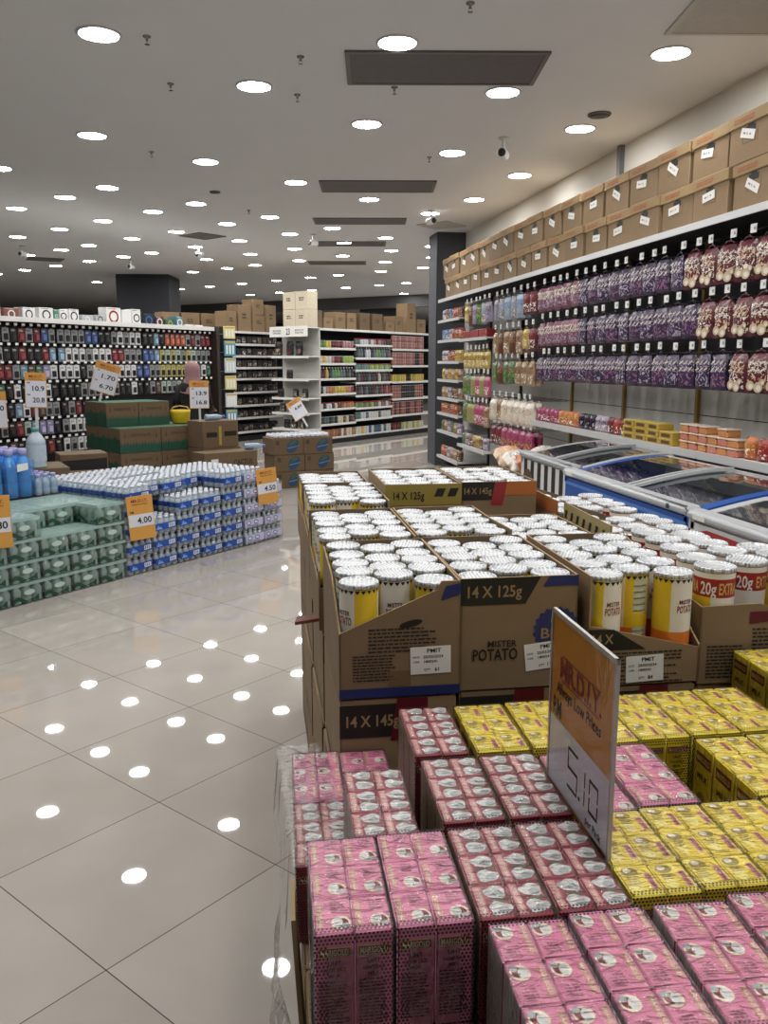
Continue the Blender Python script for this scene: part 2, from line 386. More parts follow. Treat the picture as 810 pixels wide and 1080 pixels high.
for x, y, lb in ((1.195, 6.18, 'small sprinkler head just behind the largest air vent'), (-.64, 8.36, 'small dark sprinkler head left of the middle lights'),
                 (-.42, 5.53, 'small sprinkler head at the upper left of the ceiling'), (1.33, 4.74, 'sprinkler head at the top edge of the ceiling'),
                 (-.34, 6.38, 'sprinkler head second from the upper left lamp'), (.54, 6.47, 'flat sprinkler head left of the largest vent'), (.5, 5.7, 'sprinkler head in front of the flat one by the largest vent'),
                 (1.9, 8.1, 'sprinkler head between the two long vents near the camera dome'), (.3, 11.2, 'tiny sprinkler head over the aisle before the diamond vent')):
    sprinkler(lb, x, y)
def speaker(label, x, y, r):
    t = thing('ceiling_speaker', label, 'speaker', (x, y, CEIL), 0)
    g = mat('speaker_grey', '6f6c68', .5)
    mb = MB(); mb.lathe([(r, 0), (r, -.01), (r*.9, -.016)], 24, g); mb.build('rim', t)
    mb = MB(); mb.lathe([(r*.88, -.0165), (r*.3, -.019)], 24, mat('speaker_mesh', '4d4b49', .7)); mb.build('grille', t)
speaker('grey round ceiling speaker beside the lamp near the white wall', 2.88, 6.53, .09)
speaker('small round smoke detector left of the diamond vent', -.1, 10.1, .06)
def cctv(label, x, y, az, big=1.):
    t = thing('security_camera', label, 'camera', (x, y, CEIL), az, 'security cameras')
    mb = MB(); mb.lathe([(.045, 0), (.045, -.015), (.016, -.02), (.014, -.09), (.014, -.1)], 14, white); mb.build('mount', t)
    mb = MB(); mb.lathe([(.0, -.075), (.04, -.07), (.045, .0), (.045, .05), (.038, .06)], 16, white, 0, 0, -.13, ax='y'); mb.build('housing', t)
    mb = MB(); mb.lathe([(.036, 0), (.03, .012), (.0, .014)], 16, black, 0, .058, -.13, ax='y'); mb.build('lens', t)
cctv('white security camera with black lens nearest the white wall', 2.37, 7.33, R(150)); cctv('security camera hanging by the square vent near the pillar', 2.57, 10.82, R(200))
cctv('security camera over the aisle before the numbered shelf end', 1.29, 13.07, R(120)); cctv('security camera beyond the diamond vent', -.44, 14.76, R(140))
cctv('security camera in front of the black pillar', -1.75, 16.8, R(150)); cctv('security camera farthest to the left above the headphone boxes', -3.3, 15.2, R(150))
# ================================================================== milk multipacks in the foreground
def dots(name, ax):
    m = bpy.data.materials.new(name); m.use_nodes = True
    nt = m.node_tree; N = nt.nodes; L = nt.links; b = N['Principled BSDF']; o = N['Material Output']
    b.inputs['Base Color'].default_value = (.01, .01, .01, 1); b.inputs['Roughness'].default_value = .3
    tc = N.new('ShaderNodeTexCoord'); mp = N.new('ShaderNodeMapping'); mp.inputs['Scale'].default_value = (190, 190, 190); mp.inputs['Rotation'].default_value = (0, 0, 0)
    L.new(tc.outputs['Object'], mp.inputs['Vector']); sx = N.new('ShaderNodeSeparateXYZ'); L.new(mp.outputs['Vector'], sx.inputs[0])
    def M(op, a, bb=None, c=None):
        n = N.new('ShaderNodeMath'); n.operation = op
        for i, q in enumerate((a, bb, c)):
            if q is None: continue
            if isinstance(q, (int, float)): n.inputs[i].default_value = q
            else: L.new(q, n.inputs[i])
        return n.outputs[0]
    A = sx.outputs['X']; B = sx.outputs[ax]
    row = M('FRACT', M('MULTIPLY', M('FLOOR', B), .5))
    fa = M('SUBTRACT', M('FRACT', M('ADD', A, row)), .5); fb = M('SUBTRACT', M('FRACT', B), .5)
    r2 = M('ADD', M('MULTIPLY', fa, fa), M('MULTIPLY', fb, fb)); inside = M('LESS_THAN', r2, .1)
    tr = N.new('ShaderNodeBsdfTransparent'); mix = N.new('ShaderNodeMixShader')
    L.new(inside, mix.inputs['Fac']); L.new(tr.outputs[0], mix.inputs[1]); L.new(b.outputs[0], mix.inputs[2]); L.new(mix.outputs[0], o.inputs['Surface'])
    return m
dot_f, dot_t = dots('film_dots_upright', 'Z'), dots('film_dots_flat', 'Y')
wrap = film('shrink_wrap', gloss=.42, bump=.85, bscale=34, rough=.17)
CW, CD, CH = .0487, .0695, .147
PW, PD = .0995, .2115
pink = mat('pink_carton', 'de82a5', .38, var=.07, scale=25); pink_d = mat('pink_print', 'a94a70', .4)
rose = mat('rose_carton', 'a23a47', .38, var=.1, scale=30); rose_p = mat('rose_print', 'd58a8d', .4)
yel = mat('yellow_carton', 'f0d93c', .38, var=.08, scale=25); yel_p = mat('yellow_pale_print', 'efe27a', .4); olive = mat('olive_print', 'a8963a', .45)
splash = mat('milk_splash', 'd3d2d0', .4, var=.12, scale=70); splash2 = mat('milk_splash_shade', 'a9adab', .4, var=.1, scale=60); leafg = mat('leaf_green_print', '3d6a48', .5)
side_cream = mat('carton_side_cream', 'c9b99a', .5, var=.25, scale=14); side_pale = mat('carton_side_pale', 'd5cfca', .4, var=.12, scale=20)
gold = mat('gold_print', 'd9b56a', .4); signred = mat('sign_red', '8e2a2c', .4)
X_, Y_, Z_ = (1, 0, 0), (0, 1, 0), (0, 0, 1)
def carton(kind):
    m = MB(); base = {'pink': pink, 'rose': rose, 'yellow': yel}[kind]; sd = {'pink': side_pale, 'rose': side_cream, 'yellow': yel}[kind]
    m.rbox(0, CW, 0, CD, 0, CH, .0025, base, left=sd, right=sd)
    z = CH + .0005; f = -.0005
    if kind == 'pink':
        m.poly([(.004, .010, z), (.012, .010, z), (.012, .060, z), (.004, .060, z)], gold); m.poly([(.0048, .011, z+.0002), (.0112, .011, z+.0002), (.0112, .059, z+.0002), (.0048, .059, z+.0002)], rose_p)
        m.text('MARIGOLD', (.008, .035, z + .0005), (0, 1, 0), (-1, 0, 0), .0045, cream, .044)
        m.disc((.034, .019, z + .0003), X_, Y_, .0125, .013, cream); m.disc((.037, .018, z + .0005), X_, Y_, .007, .009, signred); m.disc((.031, .02, z + .0006), X_, Y_, .006, .009, splash); m.disc((.0405, .012, z+.0007), X_, Y_, .005, .005, splash2)
        m.poly([(.022, .042, z), (.042, .042, z), (.042, .062, z), (.022, .062, z)], mat('pink_pale_print', 'd98aa4', .4)); m.lines((.023, .058, z + .0004), X_, Y_, .018, 4, .0048, pink_d)
    elif kind == 'rose':
        m.poly([(.003, .004, z), (.014, .004, z), (.014, .066, z), (.003, .066, z)], rose_p); m.text('MARIGOLD', (.0085, .035, z + .0004), (0, 1, 0), (-1, 0, 0), .0055, cream, .05)
        for yy in (.018, .052):
            n = 16; pts = []
            for i in range(n):
                a = 2*pi*i/n; r = 1 + .12*sin(3*a + yy*90) + .08*sin(5*a)
                pts.append((.031 + .0155*r*cos(a), yy + .0135*r*sin(a), z + .0003))
            m.poly(pts, splash); m.disc((.035, yy - .004, z + .0006), X_, Y_, .008, .0065, splash2); m.disc((.027, yy + .003, z + .0007), X_, Y_, .005, .004, paper)
        m.poly([(.018, .033, z), (.046, .033, z), (.046, .0365, z), (.018, .0365, z)], leafg)
    else:
        m.poly([(.034, .012, z), (.044, .012, z), (.044, .048, z), (.034, .048, z)], gold); m.poly([(.035, .013, z+.0002), (.043, .013, z+.0002), (.043, .047, z+.0002), (.035, .047, z+.0002)], rose_p)
        m.text('MARIGOLD', (.039, .030, z + .0005), (0, 1, 0), (-1, 0, 0), .005, signred, .031)
        m.disc((.017, .054, z + .0003), X_, Y_, .012, .009, olive); m.disc((.014, .056, z + .0005), X_, Y_, .006, .005, cream); m.disc((.015, .022, z+.0003), X_, Y_, .009, .013, yel_p); m.lines((.008, .04, z + .0004), X_, Y_, .018, 3, .005, olive)
    # front and back print
    for yy, xd, sgn in ((f, (1, 0, 0), 1), (CD + .0005, (-1, 0, 0), -1)):
        cx = CW/2; dk = {'pink': mat('wine_print', '4a1230', .5), 'rose': maroon, 'yellow': mat('brown_print', '5a3a12', .5)}[kind]
        q = lambda a, b2: [(cx + sgn*a0, yy, b0) for a0, b0 in ((-a, b2[0]), (a, b2[0]), (a, b2[1]), (-a, b2[1]))]
        m.poly(q(.0205, (.114, .128)), gold); m.poly([(p[0], yy - sgn*.0003, p[2]) for p in q(.0193, (.1155, .1265))], signred)
        m.text('MARIGOLD', (cx, yy - sgn*.0007, .121), xd, Z_, .0085, cream, .035)
        m.text('UHT', (cx, yy - sgn*.0005, .106), xd, Z_, .006, dk); m.text({'pink': 'LOW FAT', 'rose': 'FULL CREAM', 'yellow': 'FLAVOURED'}[kind], (cx, yy - sgn*.0005, .0965), xd, Z_, .0055, dk, .028); m.text('MILK', (cx, yy - sgn*.0005, .088), xd, Z_, .005, dk)
        m.lines((cx - sgn*.019, yy - sgn*.0004, .078), xd, Z_, .038, 14, .0048, dk, lh=.45)
    if kind == 'yellow':
        for xx, sg in ((-.0005, -1), (CW + .0005, 1)):
            m.poly([(xx, .008, .108), (xx, .06, .108), (xx, .06, .13), (xx, .008, .13)][::sg], signred); m.text('MARIGOLD', (xx + sg*.0004, .034, .119), (0, sg, 0), Z_, .011, yel_p, .045); m.text('MILK', (xx + sg*.0004, .034, .085), (0, sg, 0), Z_, .012, mat('brown_print', '5a3a12', .5)); m.disc((xx + sg*.0003, .034, .035), (0, 1, 0), Z_, .018, .02, olive)
    return mesh_of(m, 'carton')
CART = {k: carton(k) for k in ('pink', 'rose', 'yellow')}
def film_mesh():
    m = MB(); e = .0016; x0, x1, y0, y1, z0, z1 = -e, PW + e - .001, -e, PD + e, .0, CH + e; b = .018
    m.poly([(x0, y0+b*.6, z1), (x1, y0+b*.6, z1), (x1, y1-b*.6, z1), (x0, y1-b*.6, z1)], wrap)
    m.poly([(x0, y0, z1), (x1, y0, z1), (x1, y0+b*.6, z1), (x0, y0+b*.6, z1)], dot_t); m.poly([(x0, y1-b*.6, z1), (x1, y1-b*.6, z1), (x1, y1, z1), (x0, y1, z1)], dot_t)
    m.poly([(x0, y0, z0), (x0, y0, z1), (x0, y1, z1), (x0, y1, z0)], wrap); m.poly([(x1, y0, z0), (x1, y1, z0), (x1, y1, z1), (x1, y0, z1)], wrap)
    for yy in (y0, y1):
        m.poly([(x0+b, yy, z0), (x1-b, yy, z0), (x1-b, yy, z1-b), (x0+b, yy, z1-b)], wrap)
        m.poly([(x0, yy, z0), (x0+b, yy, z0), (x0+b, yy, z1), (x0, yy, z1)], dot_f); m.poly([(x1-b, yy, z0), (x1, yy, z0), (x1, yy, z1), (x1-b, yy, z1)], dot_f)
        m.poly([(x0+b, yy, z1-b), (x1-b, yy, z1-b), (x1-b, yy, z1), (x0+b, yy, z1)], dot_f)
    return mesh_of(m, 'shrink_film')
FILM = film_mesh()
PACKP = {}
def pack(kind, x, y, ztop, rz, label, flip=False, full=True):
    loc = (x, y, ztop - CH)
    if flip:
        c, s_ = cos(rz), sin(rz); loc = (x + PW*c - PD*s_, y + PW*s_ + PD*c, ztop - CH); rz += pi
    key = kind
    if key in PACKP: return dup(PACKP[key], loc, rz, label)
    t = thing('milk_multipack', label, 'milk pack', loc, rz, 'shrink-wrapped milk packs')
    for j in range(3):
        for i in range(2):
            place('carton', CART[kind], t, (i*(CW + .0012), j*(CD + .0012), 0))
    place('shrink_film', FILM, t)
    PACKP[key] = t
    return t
ZM = .85; t3 = R(-3)
KN = {'pink': 'pink', 'rose': 'dark rose', 'yellow': 'yellow'}
row0 = [('pink', .290), ('pink', .398), ('pink', .505), ('pink', .613), ('pink', .720), ('pink', .828)]
for i, (k, x) in enumerate(row0):
    pack(k, x, .705 + (.004 if i % 2 else 0), ZM, R(-2.5 - (i > 1)*2.5), f'pink milk pack in the nearest row, {ORD[i]} from its left end', flip=True)
row1 = [('pink', .082, .935), ('pink', .186, .932), ('rose', .294, .927), ('rose', .399, .924), ('yellow', .507, .935), ('yellow', .611, .935), ('yellow', .716, .932), ('yellow', .823, .930), ('yellow', .93, .930)]
seen = {}
for k, x, y in row1:
    n = seen[k] = seen.get(k, 0) + 1
    lb = {'pink': f'tall pink milk pack showing its printed front, {["beside the aisle", "second from the aisle"][min(n-1, 1)]}', 'rose': f'{ORD[n-1]} dark rose milk pack from the left, right of the tall pink pair', 'yellow': f'yellow milk pack in the row behind the nearest pinks, {ORD[n-1]} from the sign'}[k] if k != 'pink' or n < 3 else ''
    pack(k, x, y, ZM, t3 if k != 'pink' else R(-2.8), lb)
row2 = [('rose', .165, 1.160, .838), ('rose', .304, 1.157, ZM), ('rose', .411, 1.153, ZM), ('pink', .527, 1.156, ZM - .01), ('pink', .630, 1.153, ZM), ('yellow', .835, 1.150, ZM), ('yellow', .940, 1.150, ZM), ('yellow', 1.045, 1.15, ZM)]
L2 = ['dark rose milk pack alone beside the gap, behind the tall pink pair', 'dark rose milk pack right of the dark gap, left of its twin', 'dark rose milk pack standing against the left of the price sign', 'pink milk pack close behind the price sign', 'pink milk pack between the price sign and the dark hole',
      'yellow milk pack right of the dark hole, its side showing', 'yellow milk pack second to the right of the dark hole', 'yellow milk pack third to the right of the dark hole']
for (k, x, y, z), lb in zip(row2, L2): pack(k, x, y, z, t3, lb)
row3 = [('rose', .309, 1.385), ('yellow', .425, 1.380), ('yellow', .534, 1.380), ('yellow', .640, 1.378), ('yellow', .745, 1.378), ('yellow', .852, 1.378), ('yellow', .958, 1.376), ('yellow', 1.062, 1.27)]
for i, (k, x, y) in enumerate(row3[:7]):
    lb = 'dark rose milk pack in the back row below the left crisp carton' if i == 0 else f'yellow milk pack in the back row under the crisp cartons, {ORD[i-1]} from the left'
    pack(k, x, y, ZM, t3, lb)
pack('yellow', 1.135, 1.50, .885, t3, 'yellow milk pack set higher at the right edge before the crisp cartons')
pack('rose', .086, 1.315, .70, t3, 'dark rose milk pack under loose clear wrap on the lower aisle tier')
pack('pink', .098, 1.53, .70, t3, 'pink milk pack under loose clear wrap at the lower aisle corner', flip=True)
pack('pink', .204, 1.53, .695, t3, 'pink milk pack on the lower tier, second from the aisle corner'); pack('pink', .309, 1.385, .70, t3, 'pink milk pack on the lower tier, under the back rose pack')
# lower tier that shows in the gaps
low = [('rose', .190, 1.105), ('rose', .298, 1.157), ('rose', .405, 1.153), ('pink', .515, 1.156), ('pink', .62, 1.153), ('yellow', .728, 1.15), ('yellow', .835, 1.15), ('yellow', .94, 1.15), ('yellow', 1.045, 1.15),
       ('yellow', .425, 1.380), ('yellow', .534, 1.380), ('yellow', .64, 1.378), ('yellow', .745, 1.378), ('yellow', .852, 1.378), ('yellow', .958, 1.376), ('yellow', 1.135, 1.50),
       ('pink', .082, .885), ('pink', .186, .882), ('rose', .294, .927), ('rose', .399, .924), ('yellow', .507, .935), ('yellow', .611, .935), ('yellow', .716, .932), ('yellow', .823, .93), ('yellow', .93, .93),
       ('pink', .290, .705), ('pink', .398, .705), ('pink', .505, .705), ('pink', .613, .705), ('pink', .72, .705), ('pink', .828, .705)]
for i, (k, x, y) in enumerate(low):
    if i == 0: continue
    yy = y + (.05 if k == 'pink' and i in (16, 17) else 0)
    pack(k, x, yy, .7015 if i != 15 else .737, t3, f'{KN[k]} milk pack in the tier below the top, {ORD[i]} one counting the lower tier')
# plain cartons that carry the packs
def closed_carton(label, w, d, h, x, y, z, rz, group, band=None, body=card, txt=None):
    t = thing('shipping_carton', label, 'carton', (x, y, z), rz, group)
    m = MB(); m.rbox(0, w, 0, d, 0, h, .004, body)
    for zz in (0,): m.poly([(.0, d/2 - .025, h + .0006), (w, d/2 - .025, h + .0006), (w, d/2 + .025, h + .0006), (0, d/2 + .025, h + .0006)], mat('packing_tape', 'a08a62', .25, var=.05))
    if txt:
        txt(m, w, d, h)
    m.build('carton_body', t)
    return t
n = 0
for j in range(3):
    for i in range(4):
        for k in range(2):
            n += 1
            closed_carton(f'plain brown carton under the milk packs, column {i+1} row {j+1} tier {k+1}', .268, .27, .272, .068 + i*.272 + j*.012, .712 + j*.275, .002 + k*.2745, t3, 'cartons under the milk packs')
# torn flap and loose film by the aisle
m = MB(); m.prism([(0, 0, 0), (0, .16, 0), (0, .15, .235), (0, .02, .26)], (-.006, 0, 0), card, card_pale); o = m.build('cardboard_flap'); o.location = (.0765, 1.0, .552); o.rotation_euler = (0, R(-3), R(-3)); tag(o, 'torn brown cardboard flap standing beside the tall pink pack', 'cardboard')
def crumple(nx, nz, w, h, fn):
    m = MB(); lw = film('loose_wrap', gloss=.38, bump=.9, bscale=18, rough=.18)
    for k in range(nz+1):
        for i in range(nx+1): m.v.append(fn(i/nx, k/nz))
    for k in range(nz):
        for i in range(nx): a = k*(nx+1)+i; m.face((a, a+1, a+nx+2, a+nx+1), lw, True)
    return m
random.seed(3)
m = crumple(14, 22, .4, .5, lambda u, v: (.058 + ru(-.012, .006) - .03*(1-v) - .012*sin(u*9), .72 + u*.55, .02 + v*(.62 + .04*sin(u*7)) ))
o = m.build('plastic_wrap'); tag(o, 'loose clear plastic wrap hanging down the aisle side of the milk stack', 'plastic wrap')
m = crumple(12, 16, .3, .4, lambda u, v: (.066 + u*.118 + ru(-.004, .004), 1.30 + v*.45, .708 + ru(-.003, .007) + (.02*sin(v*9) if 0 < u < 1 else 0)*.3 - (.12 if u == 0 else 0)))
o = m.build('plastic_wrap'); tag(o, 'loose clear plastic wrap lying over the lower packs at the aisle corner', 'plastic wrap')
# ------------------------------------------------------------------ price sign among the packs
amber = mat('sign_amber', 'c98a2b', .3, var=.06, scale=6); sleeve_m = film('clear_sleeve', gloss=.25, bump=.15, bscale=8, rough=.08)
t = thing('price_sign', 'large orange price sign in a clear sleeve standing between the milk packs', 'sign', (.512, 1.02, .775), R(-2))
W_, H_ = .262, .375
m = MB(); m.box(-.001, .001, .006, W_ - .006, .004, H_ - .006, amber)
f = lambda u, v: (-.0016, W_*(1-u), H_*(1-v))      # u from the far edge to the near edge, v downwards
def sp(u, v, dx=0): p = f(u, v); return (p[0] - dx, p[1], p[2])
lav = mat('sign_panel', 'cfcdd8', .35, var=.04)
m.poly([sp(.03, .80), sp(.97, .80), sp(.97, .485), sp(.03, .485)], lav)
yd = (0, -1, 0)
m.text('MR.D.I.Y.', sp(.50, .235, .0003), yd, Z_, .034, signred, .17); 
for vv in (.18, .29): m.poly([sp(.2, vv + .006, .0002), sp(.8, vv + .006, .0002), sp(.8, vv, .0002), sp(.2, vv, .0002)], signred)
m.text('Always Low Prices', sp(.48, .335, .0004), yd, Z_, .019, ink, .185); m.text('RM', sp(.15, .43, .0004), yd, Z_, .030, ink, .036)
def seg7(d, u0, v0, w, h):
    S7 = {'5': 'afgcd', '1': 'bc', '0': 'abcdef', '9': 'abcdfg', '4': 'fgbc', '2': 'abged', '8': 'abcdefg', '3': 'abgcd', '6': 'afgedc', '7': 'abc'}[d]; th = .018
    R7 = {'a': (0, 0, w, th), 'g': (0, h/2 - th/2, w, h/2 + th/2), 'd': (0, h - th, w, h), 'f': (0, 0, th*1.2, h/2 - .004), 'b': (w - th*1.2, 0, w, h/2 - .004), 'e': (0, h/2 + .004, th*1.2, h), 'c': (w - th*1.2, h/2 + .004, w, h)}
    for c in S7:
        a, b, c2, d2 = R7[c]; m.poly([sp(u0 + a + .004, v0 + d2 - .002, .0005), sp(u0 + c2 - .004, v0 + d2 - .002, .0005), sp(u0 + c2 - .004, v0 + b + .002, .0005), sp(u0 + a + .004, v0 + b + .002, .0005)], ink)
seg7('5', .36, .54, .17, .19); seg7('1', .60, .57, .05, .15); seg7('0', .70, .57, .14, .15)
m.disc(sp(.56, .715, .0005), yd, Z_, .004, .004, ink)
m.text('per Pack', sp(.78, .762, .0004), yd, Z_, .013, ink, .06); m.text('MILK UHT LOW FAT 6S', sp(.45, .86, .0004), yd, Z_, .013, ink, .17); m.text('Item Code', sp(.4, .91, .0004), yd, Z_, .012, ink, .1)
m.build('card', t)
m = MB()
for q in ((0, W_, 0, .005), (0, W_, H_ - .008, H_), (0, .006, 0, H_), (W_ - .006, W_, 0, H_)): m.box(-.0028, .0028, q[0], q[1], q[2], q[3], mat('sleeve_edge', 'b9b6ae', .2, var=.05))
m.poly([(-.003, 0, 0), (-.003, 0, H_), (-.003, W_, H_), (-.003, W_, 0)], sleeve_m); m.poly([(.003, 0, 0), (.003, W_, 0), (.003, W_, H_), (.003, 0, H_)], sleeve_m)
m.build('sleeve', t)
# ================================================================== crisp cans in open cartons
foil = lattice('lid_foil', 'd9dadb', '959ba0', 48, -.2, .3, .7, .25)
rim_m = mat('can_rim', 'b9bbbd', .25, metal=.8)
canw = mat('can_white', 'e6e0d2', .35, var=.05); cany = mat('can_yellow', 'e2c02c', .35, var=.06); canb = mat('can_blue', '1f3f94', .35, var=.08); canr = mat('can_red', '9c2322', .35, var=.06); cano = mat('can_orange', 'd8762a', .35, var=.08); canp = mat('can_pale_panel', 'c8cbb0', .4, var=.06)
def can(kind):
    big = kind == 'extra'; r = .0475 if big else .0437; h = .27 if big else .25; n = 40; m = MB()
    zs = [0, .004, h*.45, h*.60, h*.93, h*.955]
    if big: zs = [0, .004, .16, .20, .245, h*.955]
    def mf(k, i):
        a = i / n
        if big:
            if k == 3: return canr
            if k == 4: return canw
            return [cano, canr, canw][k] if a > .62 and k < 3 and k > 0 else (cany if .3 < a < .6 else canw)
        pan = cany if (.0 <= a < .29 or .50 <= a < .72) else canw
        if kind == 'blue':
            return (canp if .05 < a < .22 else canb) if k < 2 else (canp if .06 < a < .21 and k == 3 else pan)
        return (canp if .05 < a < .22 else cano) if k < 2 else (canp if .06 < a < .21 and k == 3 else pan)
    m.lathe([(r, z) for z in zs], n, canw, mf=mf, caps=(True, False))
    if not big:
        for i in range(20):      # dark points under the lid
            a = 2*pi*(i + .5)/20; d = pi/22
            m.poly([((r+.0006)*cos(a+d), (r+.0006)*sin(a+d), h*.95), ((r+.0006)*cos(a-d), (r+.0006)*sin(a-d), h*.95), ((r+.0006)*cos(a), (r+.0006)*sin(a), h*.915)][::-1], ink)
        for b in (.395, .86):
            m.text_cyl('MISTER', r + .0007, 2*pi*b, h*.74, .010, maroon, .036); m.text_cyl('POTATO', r + .0007, 2*pi*b, h*.67, .017, signred, .044)
        for kk in range(8): m.text_cyl('nutrition information per serving', r + .0007, 2*pi*.135, h*(.42 - kk*.045), .0035, ink, .036)
        for kk in range(5): m.text_cyl('ingredients potato flakes', r + .0007, 2*pi*.135, h*(.86 - kk*.06), .004, ink, .034)
    else:
        for b in (.08, .41, .74):
            m.text_cyl('EXTRA', r + .0007, 2*pi*b, .222, .027, gold, .050); m.text_cyl('20g', r + .0007, 2*pi*(b + .165), .222, .030, paper, .038)
        for b in (.18, .78): m.text_cyl('MISTER POTATO', r + .0007, 2*pi*b, .13, .012, signred, .06)
    m.lathe([(r, h*.955), (r + .0006, h*.96), (r + .0006, h*.965)], n, rim_m, caps=(False, False))
    body = mesh_of(m, 'can_body')
    m = MB(); R_ = r + .0013
    m.lathe([(R_ - .001, h*.962), (R_, h*.965), (R_, h - .002), (R_ - .0015, h), (R_ - .005, h + .0005), (R_ - .0065, h - .003), (.012, h - .0025), (.002, h - .002)], n, foil, caps=(False, True))
    return body, mesh_of(m, 'lid')
CAN = {k: can(k) for k in ('blue', 'tomato', 'extra')}
CANP = {}
CN = {'blue': 'white-lidded crisp can', 'tomato': 'white-lidded orange-based crisp can', 'extra': 'wide crisp can with red band'}
def add_can(kind, x, y, z, label, rz=None):
    rz = ru(0, 2*pi) if rz is None else rz
    if kind in CANP: return dup(CANP[kind], (x, y, z), rz, label)
    t = thing('crisp_can', label, 'snack can', (x, y, z), rz, 'crisp cans in cartons')
    place('can_body', CAN[kind][0], t); place('lid', CAN[kind][1], t); CANP[kind] = t
    return t
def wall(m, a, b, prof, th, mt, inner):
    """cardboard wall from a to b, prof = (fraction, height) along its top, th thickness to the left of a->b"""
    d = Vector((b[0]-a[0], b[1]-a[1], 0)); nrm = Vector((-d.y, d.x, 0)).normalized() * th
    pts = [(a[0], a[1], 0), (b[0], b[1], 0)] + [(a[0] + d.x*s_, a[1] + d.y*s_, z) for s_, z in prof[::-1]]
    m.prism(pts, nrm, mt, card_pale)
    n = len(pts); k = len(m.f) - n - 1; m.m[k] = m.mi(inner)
def sticker(t, x, z, rz, date, num, y=-.0016):
    m = MB(); c, s_ = cos(rz), sin(rz); xd = (c, 0, s_); zd = (-s_, 0, c); P = lambda a, b, e=0: (x + a*c - b*s_, y - e, z + a*s_ + b*c)
    m.poly([P(-.046, -.032), P(.046, -.032), P(.046, .032), P(-.046, .032)], paper)
    m.text('PMIT', P(.008, .022, .0004), xd, zd, .0095, ink, .032); m.text(date, P(.006, .008, .0004), xd, zd, .0065, ink, .045); m.text('1800241', P(.0, -.003, .0004), xd, zd, .006, ink, .03)
    m.text('DATE', P(-.033, .008, .0004), xd, zd, .004, ink, .014); m.text('CODE', P(-.033, -.003, .0004), xd, zd, .004, ink, .014); m.text(num, P(.014, -.022, .0004), xd, zd, .0085, ink); m.text('QTY', P(-.008, -.022, .0004), xd, zd, .005, ink)
    m.build('shipping_label', t)
NT = [0]
def tray(label, x, y, z, rz, w, d, h, kind, nr=5, skip=(), front=None, left=None, right=None, back=None, body=card, deco=None, cans=True, cname='', lift=0):
    t = thing('display_carton', label, 'carton', (x, y, z), rz, 'open crisp cartons')
    m = MB(); th = .0045
    full = [(0, h), (1, h)]
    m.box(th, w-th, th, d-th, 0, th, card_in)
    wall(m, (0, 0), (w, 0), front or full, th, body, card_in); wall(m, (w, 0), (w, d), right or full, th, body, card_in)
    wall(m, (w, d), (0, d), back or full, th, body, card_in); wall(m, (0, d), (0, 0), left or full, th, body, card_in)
    if deco: deco(m, w, d, h)
    m.build('carton_body', t)
    if cans:
        r = .0475 if kind == 'extra' else .0437; px = (w - 2*th - 2*r - .004) / 2; py = (d - 2*th - 2*r - .004) / (nr - 1); c, s_ = cos(rz), sin(rz); q = 0
        for j in range(nr):
            for i in range(3):
                if i == 1 and j == nr - 1 or (i, j) in skip: continue
                lx = th + .002 + r + i*px; ly = th + .002 + r + j*py + (py/2 if i == 1 else 0)
                q += 1
                add_can(kind, x + lx*c - ly*s_, y + lx*s_ + ly*c, z + th + .001 + ru(0, .007) + lift, f'{CN[kind]}, {["left", "middle", "right"][i]} of row {j+1} in the {cname}')
    return t
ZT = .815
def pr(m, pts, mt, y=-.0012): m.poly([(a, y, b) for a, b in pts], mt)
def deco_a(m, w, d, h):      # slanted front, blue foot band, small print
    pr(m, [(0, .0), (w, 0), (w, .022), (0, .022)], navy); pr(m, [(w-.045, h-.045), (w, h-.03), (w, h-.005), (w-.035, h-.012)], navy)
    m.lines((.065, -.0012, .155), X_, Z_, .16, 7, .0085, ink, lh=.42); m.lines((.03, -.0012, .095), X_, Z_, .10, 9, .007, ink, lh=.42)
    m.disc((.16, -.0012, .168), (1, 0, .2), Z_, .026, .008, ink); pr(m, [(.11, 0.025), (.16, .025), (.16, .06), (.11, .06)], mat('cardboard_dark', '6f573d', .8))
def deco_b(m, w, d, h):      # full printed front
    pr(m, [(0, h-.062), (.15, h-.062), (.185, h), (0, h)], ink); pr(m, [(.19, h-.024), (w, h-.024), (w, h), (.205, h)], navy)
    m.text('14 X 125g', (.078, -.0022, h-.031), X_, Z_, .026, card_pale, .125)
    m.text('MISTER', (.098, -.0022, .108), X_, Z_, .014, ink, .068); m.text('POTATO', (.082, -.0022, .083), X_, Z_, .027, ink, .105)
    n = 40; m.poly([(.225 + (.056 if i % 2 else .05)*cos(2*pi*i/n), -.0014, .135 + (.056 if i % 2 else .05)*sin(2*pi*i/n)) for i in range(n) if .225 + .056*cos(2*pi*i/n) < w + .01], navy)
    m.text('BBQ', (.226, -.0024, .128), X_, Z_, .024, card_pale, .075); m.text('NEW', (.226, -.0024, .158), X_, Z_, .010, card_pale, .03)
def deco_c(m, w, d, h):
    pr(m, [(0, .085), (.14, .085), (.06, .135), (0, .137)], ink); m.text('14 X', (.035, -.0022, .113), X_, Z_, .022, card_pale, .05)
    m.lines((.05, -.0012, .075), X_, Z_, .18, 6, .0085, ink, lh=.42); m.lines((.05, -.0012, .02), X_, Z_, .2, 3, .0085, ink, lh=.42)
def deco_d(m, w, d, h):
    pr(m, [(.12, .145), (w-.02, .165), (w-.06, .18), (.12, .175)], maroon); m.lines((.13, -.0012, .13), X_, Z_, .16, 8, .0095, ink, lh=.45); m.lines((.02, -.0012, .09), X_, Z_, .1, 10, .0085, ink, lh=.45)
